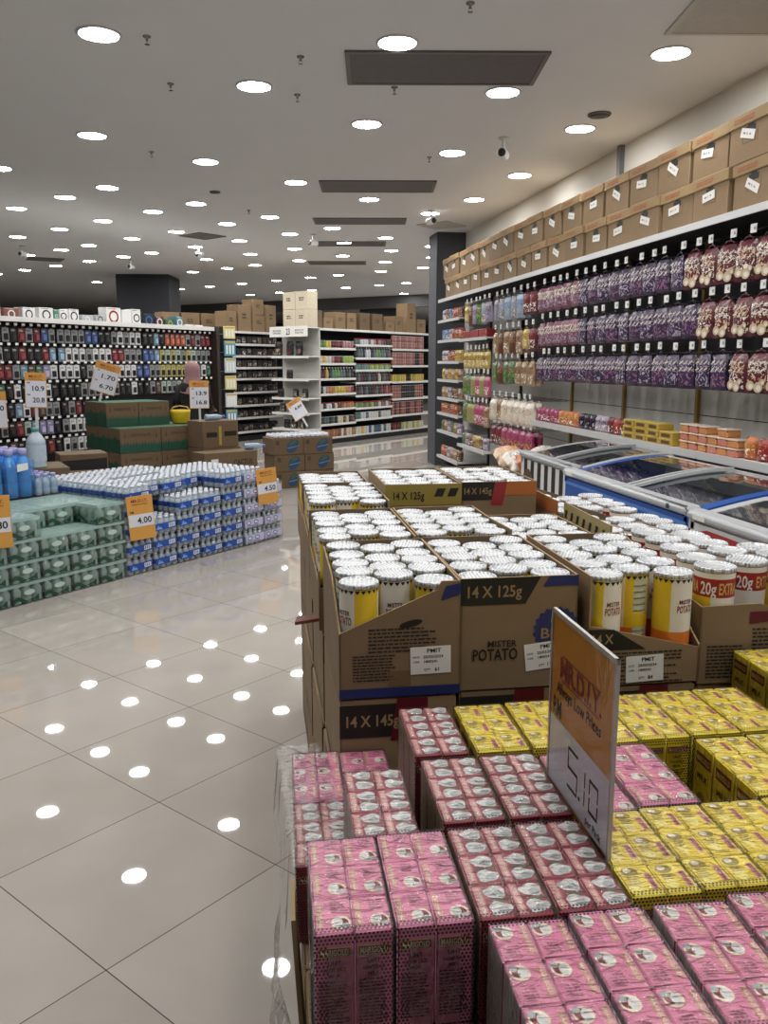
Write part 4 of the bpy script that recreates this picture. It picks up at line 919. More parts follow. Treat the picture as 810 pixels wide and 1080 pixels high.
# ================================================================== chest freezers
glass = film('freezer_glass', tint=(.82, .86, .87), gloss=.8, bump=.02, bscale=2, rough=.03)
rimg = mat('freezer_rim', '9ea2a4', .35, var=.04); inner = mat('freezer_inside', 'b5bbc0', .4, var=.05); gask = mat('freezer_gasket', '3a3c3e', .5)
def freezer(label, y0, y1, D, body, rimc, style):
    t = thing('chest_freezer', label, 'freezer', ({'stripe': 2.19, 'blue': 2.10, 'red': 2.07}[style], y0, 0), 0, 'chest freezers along the wall'); L_ = y1 - y0
    m = MB()
    m.rbox(0, .045, 0, L_, .07, .845, .012, body); m.rbox(D-.045, D, 0, L_, .07, .845, .008, body); m.box(.045, D-.045, 0, .045, .07, .845, body); m.box(.045, D-.045, L_-.045, L_, .07, .845, body); m.box(.045, D-.045, .045, L_-.045, .48, .5, inner)
    for q in (.046, D-.046): m.poly([(q, .045, .5), (q, L_-.045, .5), (q, L_-.045, .8), (q, .045, .8)], inner)
    if style == 'stripe':
        k = 0; yy = .015
        while yy < L_ - .05:
            m.poly([(-.0012, yy+.07, .09), (-.0012, yy, .09), (-.0012, yy, .835), (-.0012, yy+.07, .835)], black); yy += .14
        xx = .0
        for k in range(5): m.poly([(.03 + k*.14, -.0012, .09), (.10 + k*.14, -.0012, .09), (.10 + k*.14, -.0012, .78), (.03 + k*.14, -.0012, .78)], black)
        m.disc((-.0024, L_-.16, .6), (0, -1, 0), Z_, .13, .17, mat('emblem_brown', '5a4034', .5)); m.disc((-.0034, L_-.16, .58), (0, -1, 0), Z_, .085, .115, mat('emblem_pink', 'c79a92', .5))
    if style == 'red':
        pts = [(-.0015, L_-.06, .10), (-.0015, .02, .10), (-.0015, .02, .77)] + [(-.0015, L_*(.10 + .8*i/8), .77 + .045*sin(pi*i/8*.5)) for i in range(9)] + [(-.0015, L_-.05, .79)]
        m.poly(pts, mat('freezer_red', 'a3231f', .3, var=.05)); m.disc((-.003, L_-.12, .74), (0, -1, 0), Z_, .018, .024, paper); m.text('K', (-.004, L_-.12, .74), (0, -1, 0), Z_, .022, signred)
    if style == 'blue':
        m.poly([(-.0015, L_*.22, .6), (-.0015, L_*.14, .6), (-.0015, L_*.14, .7), (-.0015, L_*.22, .7)], mat('badge_dark', '24304a', .4)); m.poly([(-.0015, L_-.02, .79), (-.0015, .02, .79), (-.0015, .02, .81), (-.0015, L_-.02, .81)], mat('freezer_blue_light', '4c7fc8', .35))
    m.build('cabinet', t)
    m = MB(); m.rbox(-.02, .075, -.01, L_+.01, .842, .89, .018, rimc); m.rbox(D-.06, D+.01, -.01, L_+.01, .795, .955, .02, rimc)
    def arc(y, w, mt, e=0): 
        n = 12; P = [(.06 + (D-.11)*i/n, .868 + e + .088*sin(pi/2*i/n)) for i in range(n+1)]
        for i in range(n):
            (a, b), (c, d) = P[i], P[i+1]; pts = [(a, y, b), (c, y, d), (c, y, .80 if not e else d-.018), (a, y, .80 if not e else b-.018)]
            m.prism([(p[0], y-w/2, p[2]) for p in pts], (0, w, 0), mt)
    ec = body if style == 'blue' else rimc; arc(.03, .07, ec); arc(L_-.03, .07, ec); m.box(.0, D, -.004, .041, .80, .862, ec); m.box(.0, D, L_-.041, L_+.004, .80, .862, ec)
    m.build('rim', t)
    m = MB(); m.box(-.002, .03, L_/2-.03, L_/2+.03, .04, .065, gask); m.box(.03, D-.03, .03, L_-.03, .0, .07, gask); m.build('base', t)
    for k in range(2):
        m = MB(); n = 12; ya, yb_ = (.055, L_*.53) if k == 0 else (L_*.47, L_-.055); e = .008*k
        P = [(.06 + (D-.11)*i/n, .862 + e + .085*sin(pi/2*i/n)) for i in range(n+1)]
        for i in range(n): m.poly([(P[i][0], ya, P[i][1]), (P[i+1][0], ya, P[i+1][1]), (P[i+1][0], yb_, P[i+1][1]), (P[i][0], yb_, P[i][1])], glass, True)
        lid = m.build('lid', t)
        m = MB(); arc(yb_ if k == 0 else ya, .022, rimc, .01 + e); m.build('lid_frame', lid)
    if style == 'blue' or style == 'red':
        m = MB(); m.rbox(-.0225, -.0195, L_-.16, L_-.06, .853, .878, .001, paper); m.lathe([(.014, 0), (.012, -.006)], 14, gask, -.02, .16, .866, ax='x'); m.build('control_badge', t)
    return t
freezer('black and white striped chest freezer with curved glass lid', 5.15, 6.15, .72, mat('freezer_white', 'd5d6d4', .35, var=.03), rimg, 'stripe')
freezer('blue chest freezer with curved sliding glass lids', 3.56, 5.06, .72, mat('freezer_blue', '1c4f9e', .3, var=.05), mat('rim_pale', 'b3b6b8', .35, var=.03), 'blue')
freezer('white chest freezer with a red front at the right edge', 2.0, 3.50, .72, mat('freezer_white', 'd5d6d4', .35, var=.03), mat('rim_pale', 'b3b6b8', .35, var=.03), 'red')
FB = [simple('pouch', .17, .24, .05, a, b, c, 60+i, False) for i, (a, b, c) in enumerate([(greyp, ivory, sky), (tan, ivory, brown), (purp, pinkp, ivory), (green, ivory, yelp), (ivory, sky, redp)])]
FN = ['grey', 'tan', 'purple', 'green', 'white']
for nm, y0, y1, c in (('striped', 5.25, 6.05, 6), ('blue', 3.7, 4.95, 12), ('red-fronted', 2.4, 3.4, 9)):
    for k in range(c):
        i = (k*2 + c) % 5; cnt = c//3
        o = place('frozen_bag', FB[i], None, ({'striped': 2.37, 'blue': 2.28, 'red-fronted': 2.25}[nm] + (k % 3)*.19, y0 + .12 + (k//3)*(y1-y0-.2)/max(1, cnt-.5), .56), 0); o.rotation_euler = (R(-78), 0, R(ru(-12, 12)))
        tag(o, f'{FN[i]} frozen food bag in the {nm} freezer, row {k//3+1}, {["front", "middle", "back"][k%3]}', 'frozen food', f'frozen bags in the {nm} freezer')
# ================================================================== bottled water on the left
def bottle_mesh(h, r, body, capm, lab=None):
    m = MB()
    m.lathe([(r*.8, 0), (r, .006), (r, h*.30), (r*.95, h*.32), (r, h*.34), (r, h*.60), (r*.93, h*.66), (r*.62, h*.80), (r*.5, h*.86), (r*.5, h*.875)], 14, body, mf=(lambda k, i: lab if lab and k in (2, 3, 4) else body), caps=(True, False))
    m.lathe([(r*.58, h*.86), (r*.62, h*.985), (r*.54, h)], 12, capm)
    return mesh_of(m, 'bottle')
petc = mat('bottle_clear', 'b3c1cb', .12, var=.12, scale=30, coat=.5); petb = mat('bottle_blue_tint', '93a9bd', .12, var=.12, scale=30, coat=.5); petg = mat('bottle_green_tint', 'a3bdb4', .12, var=.15, scale=30, coat=.5)
capw = mat('cap_white', 'dfe3ea', .35, var=.03); capl = mat('cap_lilac', 'a9a8d6', .35, var=.04); capt = mat('cap_teal', 'a3cfc6', .35, var=.05); labb = mat('label_blue', '2450a8', .35, var=.1, scale=40); labv = mat('label_violet_white', 'c9c8e4', .35, var=.08)
wrap2 = film('bottle_wrap', gloss=.32, bump=.6, bscale=16, rough=.15)
def hazy(name, col, a):
    m = film(name, gloss=.35, bump=.6, bscale=16, rough=.15); nt = m.node_tree; N = nt.nodes; L = nt.links
    tr = [n for n in N if n.type == 'BSDF_TRANSPARENT'][0]; mx = tr.outputs[0].links[0].to_node; df = N.new('ShaderNodeBsdfDiffuse'); df.inputs['Color'].default_value = lin(col); k = N.new('ShaderNodeMixShader'); k.inputs['Fac'].default_value = a
    L.new(tr.outputs[0], k.inputs[1]); L.new(df.outputs[0], k.inputs[2]); L.new(k.outputs[0], mx.inputs[1]); return m
haze = hazy('milky_wrap', 'b5d3cb', .55)
def wpack(kind, nx, ny, pitch, h, r):
    """six parts kinds: bottles, a wrap and the printed band on it"""
    W, D = nx*pitch, ny*pitch
    body, cp_, lab = {'blue': (petc, capw, labb), 'violet': (petc, capw, labv), 'green': (petg, capt, None)}[kind]
    bm = bottle_mesh(h, r, body, cp_, lab)
    m = MB(); e = .003; zt = h*.86
    m.poly([(-e, -e, 0), (W+e, -e, 0), (W+e, -e, zt), (-e, -e, zt)], wrap2); m.poly([(-e, -e, 0), (-e, -e, zt), (-e, D+e, zt), (-e, D+e, 0)], wrap2); m.poly([(W+e, -e, 0), (W+e, D+e, 0), (W+e, D+e, zt), (W+e, -e, zt)], wrap2)
    if kind == 'green': m.poly([(-e, -e, zt), (W+e, -e, zt), (W, 0, h+.001), (0, 0, h+.001)], haze); m.poly([(0, 0, h+.001), (W, 0, h+.001), (W, D, h+.001), (0, D, h+.001)], haze); m.poly([(-e, -e, zt), (0, 0, h+.001), (0, D, h+.001), (-e, D+e, zt)], haze)
    wm = mesh_of(m, 'wrap')
    m = MB(); y = -e - .001
    if kind == 'blue':
        for (y_, xd, x0) in ((y, (1, 0, 0), 0),):
            m.poly([(.012, y, .028), (W-.02, y, .034), (W-.02, y, .085), (.012, y, .078)], labb); m.poly([(W*.60, y-.0006, .040), (W*.86, y-.0006, .043), (W*.86, y-.0006, .076), (W*.60, y-.0006, .073)], capw)
            for q in range(3): m.poly([(W*(.63+q*.07), y-.0012, .046), (W*(.67+q*.07), y-.0012, .046), (W*(.67+q*.07), y-.0012, .070), (W*(.63+q*.07), y-.0012, .070)], mat('label_grey', '7d88a6', .5))
            m.poly([(W*.10, y-.0006, .036), (W*.24, y-.0006, .037), (W*.19, y-.0006, .072)], mat('label_light_blue', '7fa8e0', .4)); m.poly([(W*.2, y-.0008, .037), (W*.36, y-.0008, .037), (W*.25, y-.0008, .06)], mat('label_light_blue', '7fa8e0', .4))
    elif kind == 'violet':
        m.poly([(.008, y, .02), (W-.01, y, .024), (W-.01, y, .09), (.008, y, .085)], labv)
        for q in (.22, .6): m.disc((W*q, y-.0006, .06), X_, Z_, .03, .018, mat('label_violet', '55549c', .4)); m.disc((W*q, y-.0010, .06), X_, Z_, .022, .011, capw)
        m.lines((W*.1, y-.0008, .034), X_, Z_, W*.7, 2, .008, mat('label_violet', '55549c', .4))
    else:
        n = 12; lo = [.018 + .012*sin(i*.9) for i in range(n+1)]; hi = [.036 + .020*sin(i*.55 + .6) for i in range(n+1)]
        dg = mat('leaf_dark_green', '1f4a32', .35, var=.15, scale=30)
        for i in range(n): m.poly([(W*i/n*.8, y, lo[i]), (W*(i+1)/n*.8, y, lo[i+1]), (W*(i+1)/n*.8, y, hi[i+1]), (W*i/n*.8, y, hi[i])], dg)
        for i in range(n): m.poly([(y, D*(1-i/n), lo[i]), (y, D*(1-(i+1)/n), lo[i+1]), (y, D*(1-(i+1)/n), hi[i+1]), (y, D*(1-i/n), hi[i])], dg)
        m.disc((W*.5, y-.0008, .075), X_, Z_, .04, .018, mat('label_mist', 'b9d0c8', .4))
    return bm, wm, mesh_of(m, 'printed_band'), nx, ny, pitch
WP = {'blue': wpack('blue', 4, 4, .0615, .130, .029), 'violet': wpack('violet', 4, 4, .0615, .130, .029), 'green': wpack('green', 3, 3, .0755, .140, .0365)}
WPROTO = {}
SOL = {}
def put_water(kind, F, a, b, z, label, grp, full=True, j=0.):
    x, y, _ = F.p(a, b); key = (kind, full)
    if key in WPROTO: return dup(WPROTO[key], (x, y, z), F.rz + j, label)
    bm, wm, lb, nx, ny, p = WP[kind]
    t = thing('water_multipack', label, 'water pack', (x, y, z), F.rz + j, grp)
    for jj in range(ny):
        for i in range(nx):
            if not full and jj > 0 and i > 0 and jj < ny-1 and i < nx-1: pass
            place('bottle', bm, t, ((i+.5)*p, (jj+.5)*p, 0))
    place('wrap', wm, t); place('printed_band', lb, t)
    WPROTO[key] = t
    return t
def low_water(kind, F, a, b, z, label, grp):      # packs buried inside the stack
    bm, wm, lb, nx, ny, p = WP[kind]; key = (kind, 'low')
    x, y, _ = F.p(a, b)
    if key in WPROTO: return dup(WPROTO[key], (x, y, z), F.rz, label)
    m = MB(); m.rbox(0, nx*p, 0, ny*p, 0, .128 if kind != 'green' else .139, .015, petc if kind != 'green' else petg)
    t = thing('water_multipack', label, 'water pack', (x, y, z), F.rz, grp); m.build('bottle_block', t); place('printed_band', lb, t)
    WPROTO[key] = t
    return t
FW = Frame(-.774, 6.238, 43.5)
LW = .1335; pw = .2495
tops = [[4, 5, 5], [3, 5, 5], [4, 5, 5], [4, 5, 5], [5, 5, 5], [5, 5, 5], [4, 4, 4]]
tops[0] = [5, 5, 5]
for c in range(7):
    kind = 'violet' if c >= 5 else 'blue'
    for r in range(3):
        for l in range(tops[c][r]):
            vis = r == 0 or l >= 3 or c == 6
            lb = f'{"violet-labelled" if c >= 5 else "blue-labelled"} water pack, {ORD[c]} column from the green ones, depth {r+1}, layer {l+1}'
            if l == 4 and c in (1, 2, 3) and r == 1: off = -.08 if c in (1, 2) else 0
            else: off = 0
            (put_water if vis else low_water)(kind, FW, c*pw, r*pw + .012*(r > 0) + off + ru(-.006, .006)*(r == 0), .002 + l*LW, lb, 'blue and violet water packs')
for q in range(4):      # extra packs farther back on top
    c = [0, 1, 2, 3][q]
    for l in range(5): (put_water if l == 4 else low_water)('blue', FW, c*pw, 3*pw + .03, .002 + l*LW, f'blue-labelled water pack at the very back, {ORD[c]} column, layer {l+1}', 'blue and violet water packs')
FG = Frame(-.785, 6.225, 43.5)
pg = .2285; LG = .1415
gt = {0: [4, 4, 4], 1: [3, 4, 4], 2: [3, 4, 4], 3: [4, 4, 4], 4: [4, 4, 4], 5: [4, 4, 4]}
for c in range(6):
    for r in range(3):
        for l in range(gt[c][r]):
            vis = r == 0 or l == 3 or (r == 1 and l == 2 and c in (1, 2))
            a = -(c+1)*pg; j = 0
            (put_water if vis else low_water)('green', FG, a + ru(-.004, .004)*0, r*pg + .012*(r > 0), .002 + l*LG, f'pale green water pack, {ORD[c]} column left of the blue ones, depth {r+1}, layer {l+1}', 'pale green water packs')
# big blue-wrapped bottles standing on the green packs' rear neighbours
bluew = mat('bottle_strong_blue', '4f9ae4', .15, var=.2, scale=12, coat=.5)
big = bottle_mesh(.36, .055, bluew, capl)
m = MB(); m.box(-.11, .11, -.11, .11, 0, .004, wrap2)
for s_ in (-1, 1): m.poly([(-.113, s_*.113, 0), (.113, s_*.113, 0), (.113, s_*.113, .28), (-.113, s_*.113, .28)], wrap2); m.poly([(s_*.113, -.113, 0), (s_*.113, .113, 0), (s_*.113, .113, .28), (s_*.113, -.113, .28)], wrap2)
m.poly([(-.03, -.115, .2), (.06, -.115, .21), (.06, -.115, .26), (-.03, -.115, .255)], paper); bw = mesh_of(m, 'wrap')
closed_carton('plain brown carton behind the green packs, under the big blue bottles', .745, .48, .555, *FG.p(-.75, .725), FG.rz, 'cartons behind the water packs')
for k, (a, b, z) in enumerate([(-.315, .845, .565), (-.55, .85, .565), (-.315, 1.075, .565), (-.55, 1.08, .565)]):
    x, y, _ = FG.p(a, b); lb = f'tall blue-tinted bottle pack above the green ones, {["front right", "front left", "rear right", "rear left"][k]}'
    if k == 0:
        bp = thing('water_multipack', lb, 'water pack', (x, y, z), FG.rz, 'big blue bottle packs')
        for i in (-1, 1):
            for j in (-1, 1): place('bottle', big, bp, (i*.0555, j*.0555, .004))
        place('wrap', bw, bp)
    else: dup(bp, (x, y, z), FG.rz + ru(-.03, .03), lb)
sm = bottle_mesh(.16, .032, petb, capl)
for k in range(15):
    x, y, _ = FG.p(-.16 + (k % 3)*.068, .77 + (k//3)*.072); 
    tag(place('water_bottle', sm, None, (x, y, .565)), f'small lilac-capped bottle beside the blue packs, row {k//3+1}, {["left", "middle", "right"][k%3]}', 'bottle', 'loose lilac-capped bottles')
# five-litre bottle on its carton with a price sign
x5, y5 = -1.60, 7.35
closed_carton('brown carton with a green top under the five-litre bottle', .55, .5, .69, -1.86, 7.16, .002, R(20), 'cartons behind the water packs', body=mat('cardboard_shade', '6b5740', .8, var=.1))
t = thing('water_jug', 'clear five-litre water bottle with teal cap on a brown carton', 'bottle', (x5, y5, .694))
m = MB(); m.lathe([(.07, 0), (.078, .01)] + [(.078 - .004*(k % 2), .02 + k*.018) for k in range(11)] + [(.076, .225), (.05, .27), (.026, .295), (.026, .305)], 20, petc); m.build('bottle_body', t)
m = MB(); m.lathe([(.03, .30), (.031, .325), (.026, .33)], 16, mat('cap_deep_teal', '4f9c98', .4)); m.build('cap', t)
m = MB(); m.lathe([(.0785, .06), (.0785, .19)], 20, mat('jug_label', 'b7c6cf', .4, var=.15, scale=40), caps=(False, False)); m.build('label', t)
# ------------------------------------------------------------------ smaller price signs
amb2 = mat('sign_orange', 'd39a4a', .4, var=.05); pan = mat('sign_white', 'd8dae2', .4, var=.03)
def psign(label, x, y, z, w, h, rz, l1, l2=None, pole=0, tilt=0, roll=0, style='split'):
    t = thing('price_sign', label, 'sign', (x, y, z), rz, 'orange price signs'); t.rotation_euler = (tilt, roll, rz)
    m = MB(); m.box(-w/2, w/2, -.0025, .0025, 0, h, amb2); y_ = -.0032
    if style == 'split': m.poly([(-w/2+.004, y_, .006), (w/2-.004, y_, .006), (w/2-.004, y_, h*.76), (-w/2+.004, y_, h*.76)], pan); za, zb = .55, .22
    else: m.poly([(-w/2+.004, y_, h*.30), (w/2-.004, y_, h*.30), (w/2-.004, y_, h*.58), (-w/2+.004, y_, h*.58)], pan); za, zb = .44, None
    m.text('MR.D.I.Y.', (0, y_-.001, h*.89), X_, Z_, h*.07, signred, w*.62); m.text('Always Low Prices', (0, y_-.001, h*.81), X_, Z_, h*.03, ink, w*.6)
    m.text('RM', (-w*.33, y_-.001, h*(za + .16 if style == 'split' else .64)), X_, Z_, h*.045, ink); m.text(l1, (w*.12, y_-.001, h*za), X_, Z_, h*.14, ink, w*.55)
    if l2 and zb: m.text('RM', (-w*.33, y_-.001, h*(zb+.15)), X_, Z_, h*.045, ink); m.text(l2, (w*.12, y_-.001, h*zb), X_, Z_, h*.14, ink, w*.55)
    m.build('card', t)
    if pole:
        m = MB(); m.box(-.012, .012, .003, .009, -pole, h*.5, mat('pole_white', 'c9c9c6', .4)); m.build('pole', t)
    return t
a_, b_ = FW.p(.10, -.06)[:2]; psign('orange price sign fixed to the front of the blue water packs, near end', a_, b_, .275, .19, .325, R(20), '4.00', style='band', roll=R(-4))
a_, b_ = FW.p(1.50, -.06)[:2]; psign('orange price sign fixed to the violet packs at the far end', a_, b_, .345, .19, .31, R(22), '4.50', style='band', roll=R(-5))
a_, b_ = FG.p(-1.05, -.07)[:2]; psign('orange price sign on the green packs at the left edge', a_, b_, .42, .2, .33, R(20), '3.80', style='band')
psign('price sign on a pole out of the five-litre bottle', x5 + .03, y5 - .02, 1.19, .165, .285, R(8), '10.9', '20.8', pole=.17, roll=R(2))
psign('tilted price sign above the green and brown cartons', -1.44, 10.05, 1.22, .28, .34, R(-5), '1.70', '6.70', pole=.1, roll=R(17))
psign('price sign leaning beside the person in black', -.35, 9.86, 1.04, .215, .315, R(0), '13.9', '16.8', pole=.15)
psign('tilted price sign on the cartons with blue emblems', .90, 10.85, .86, .2, .27, R(-8), '4.80', pole=.14, roll=R(-32), tilt=R(-20))
psign('price sign cut off by the left edge above the blue bottles', -1.92, 7.4, 1.02, .2, .3, R(15), '9.90', pole=.32)
# ------------------------------------------------------------------ carton piles behind the water
grn = mat('carton_green_print', '1f4d3c', .6, var=.2, scale=20); grn_l = mat('carton_green_light', '3f7a62', .6, var=.15)
def gtxt(m, w, d, h):
    f = -.0008
    m.poly([(0, f, 0), (w, f, 0), (w, f, h*.30), (0, f, h*.30)], grn)
    n = 14
    for i in range(n): m.poly([(w*i/n, f, h*.3), (w*(i+1)/n, f, h*.3), (w*(i+.5)/n, f, h*(.40 + .08*((i*7) % 3)/2))], grn)
    m.text('DRINKING WATER', (w*.5, f-.001, h*.72), X_, Z_, h*.11, mat('cardboard_print_dark', '4a3a28', .7), w*.5)
    for q in (.12, .88): m.poly([(w*(q-.02), f-.0004, h*.6), (w*(q+.02), f-.0004, h*.6), (w*q, f-.0004, h*.9)], mat('cardboard_print_dark', '4a3a28', .7))
    m.poly([(f, 0, 0), (f, 0, h*.55), (f, d, h*.55), (f, d, 0)], grn); m.poly([(f*2, d*.55, h*.4), (f*2, d*.3, h*.4), (f*2, d*.3, h*.66), (f*2, d*.55, h*.66)], paper if rnd() < .5 else grn)
    for i in range(10): m.poly([(w*i/10, 0, h+.0012), (w*(i+.8)/10, 0, h+.0012), (w*(i+.5)/10, d, h+.0012), (w*(i)/10, d, h+.0012)], grn_l)
dk = mat('cardboard_shade', '6b5740', .8, var=.1)
GF = Frame(-1.19, 9.72, 58); gh = .277
for l in range(3):
    for r in range(3):
        for c in range(2): closed_carton(f'green and brown water carton, layer {l+1}, {["front", "second", "third"][r]} row, {["left", "right"][c]}', .50, .295, gh-.004, *GF.p(c*.505 - .04, r*.3), GF.rz, 'green and brown water cartons', txt=gtxt, body=dk).location.z = .002 + l*gh
for r in (1, 2):
    for c in range(2): closed_carton(f'green and brown water carton on the top layer, {["front", "rear"][r-1]} row, {["left", "right"][c]}', .39, .29, gh-.004, *GF.p(c*.395 - .04, r*.295 + .02), GF.rz, 'green and brown water cartons', txt=gtxt, body=dk).location.z = .002 + 3*gh
t = thing('basket', 'yellow basket on the green and brown cartons beside the person', 'basket', GF.p(.90, .33, 3*gh + .002)); t.scale = (.8, .8, .8)
m = MB(); m.lathe([(.10, 0), (.13, .02), (.145, .16), (.15, .20), (.142, .2), (.137, .16), (.12, .025), (.0, .02)], 24, mat('basket_yellow', 'd8b81f', .4, var=.15, scale=30), caps=(True, True)); m.build('basket_body', t)
m = MB(); m.tube([(-.145, 0, .19), (-.1, 0, .245), (0, 0, .262), (.1, 0, .245), (.145, 0, .19)], .008, mat('basket_yellow', 'd8b81f', .4)); m.build('handle', t)
def btxt(m, w, d, h): m.poly([(w*.1, -.0012, h*.40), (w*.4, -.0012, h*.40), (w*.4, -.0012, h*.58), (w*.1, -.0012, h*.58)], ink); m.poly([(w*.6, -.0012, h*.42), (w*.95, -.0012, h*.42), (w*.95, -.0012, h*.60), (w*.6, -.0012, h*.60)], ink); m.poly([(w*.45, -.001, h*.1), (w*.52, -.001, h*.1), (w*.52, -.001, h*.8), (w*.45, -.001, h*.8)], olive)
BF = Frame(-.30, 9.78, 59)
closed_carton('brown carton with black panels right of the green cartons', .47, .36, .31, *BF.p(.0, .05, .582), BF.rz, 'brown cartons by the water', txt=btxt, body=dk)
closed_carton('brown carton under the black-panelled one, behind the lettered carton', .5, .36, .575, *BF.p(.0, .05, .003), BF.rz, 'brown cartons by the water', body=dk)
def ctxt(m, w, d, h): m.text('CACTUS', (w*.72, -.0015, h*.58), X_, Z_, h*.2, ink, w*.36); m.poly([(w*.12, -.0012, h*.4), (w*.25, -.0012, h*.4), (w*.25, -.0012, h*.75), (w*.12, -.0012, h*.75)], paper)
CF = Frame(-.30, 9.36, 62)
closed_carton('brown carton lettered in black before the other brown ones', .66, .30, .28, *CF.p(0, 0, .292), CF.rz, 'brown cartons by the water', txt=ctxt, body=dk); closed_carton('brown carton beneath the lettered carton', .66, .30, .285, *CF.p(0, 0, .003), CF.rz, 'brown cartons by the water', body=dk)
lb_ = bottle_mesh(.24, .036, petb, mat('cap_indigo', '5a58a8', .4)); o = place('water_bottle', lb_, None, (*BF.p(.1, .16)[:2], .93), 0); o.rotation_euler = (0, R(90), R(25)); tag(o, 'lilac bottle lying on the black-panelled brown carton', 'bottle')
o = place('water_bottle', lb_, None, (*CF.p(.56, .12)[:2], .61), 0); o.rotation_euler = (0, R(90), R(10)); tag(o, 'clear bottle lying on the lettered brown carton', 'bottle')
leaf = mat('emblem_blue', '27466b', .6, var=.1); leaf2 = mat('emblem_green', '3f5f45', .6)
def ltxt(m, w, d, h):
    f = -.0012; n = 20; c = (w*.64, h*.5); 
    m.poly([(c[0] + .075*cos(2*pi*i/n) + .03*sin(2*pi*i/n), f, c[1] + .085*sin(2*pi*i/n)) for i in range(n)], leaf)
    m.poly([(c[0] - .05, f-.0006, c[1]+.0), (c[0]+.06, f-.0006, c[1]+.05), (c[0]+.04, f-.0006, c[1]+.078), (c[0]-.02, f-.0006, c[1]+.06)], leaf2); m.poly([(c[0]-.07, f-.0008, c[1]-.015), (c[0]+.09, f-.0008, c[1]+.01), (c[0]+.085, f-.0008, c[1]-.002), (c[0]-.065, f-.0008, c[1]-.028)], mat('emblem_pale', '6d86a3', .6))
    m.poly([(w*.08, f, h*.6), (w*.2, f, h*.6), (w*.2, f, h*.85), (w*.08, f, h*.85)], mat('cardboard_print_dark', '4a3a28', .7))
EF = Frame(.50, 10.42, 72)
for l in range(3):
    for c in range(2): closed_carton(f'brown carton with a blue round emblem, {["left", "right"][c]} stack, {["bottom", "middle", "top"][l]}', .40, .38, .207, *EF.p(c*.405 + (.02 if l < 2 else 0), (2-l)*.004), EF.rz, 'cartons with blue emblems', txt=ltxt, body=dk).location.z = .002 + l*.2105
m = MB(); 
for q in range(5): m.lathe([(.026, 0), (.026, .035), (.02, .038)], 12, capw, .06 + q*.062, 0, 0)
rowm = mesh_of(m, 'cap_row'); bot = bottle_mesh(.045, .026, capw, capw)
k = 0
for r in range(5):
    for c in range(12):
        k += 1; x, y, _ = EF.p(.05 + c*.063, .05 + r*.065); tag(place('bottle_top', bot, None, (x, y, .636)), f'white-capped bottle top on the emblem cartons, row {r+1}, {ORD[c]} from the left', 'bottle', 'white-capped bottles on emblem cartons')
t = thing('torn_carton', 'torn white and brown carton behind the water packs near the five-litre bottle', 'carton', (-1.43, 7.75, .002), R(15))
m = MB(); m.rbox(0, .3, 0, .25, 0, .58, .004, dk); m.prism([(0, -.001, .38), (.26, -.001, .38), (.26, -.001, .57), (.18, -.001, .54), (.1, -.001, .585), (0, -.001, .56)], (0, -.003, 0), paper); m.poly([(.07, -.005, .40), (.12, -.005, .4), (.11, -.005, .53), (.08, -.005, .5)], tan); m.build('carton_body', t)
closed_carton('brown carton with a black band behind the five-litre bottle', .42, .36, .72, -1.55, 8.05, .002, R(18), 'cartons behind the water packs', body=dk, txt=lambda m, w, d, h: m.poly([(w*.05, -.0012, h*.78), (w*.98, -.0012, h*.80), (w*.98, -.0012, h*.94), (w*.05, -.0012, h*.92)], ink))
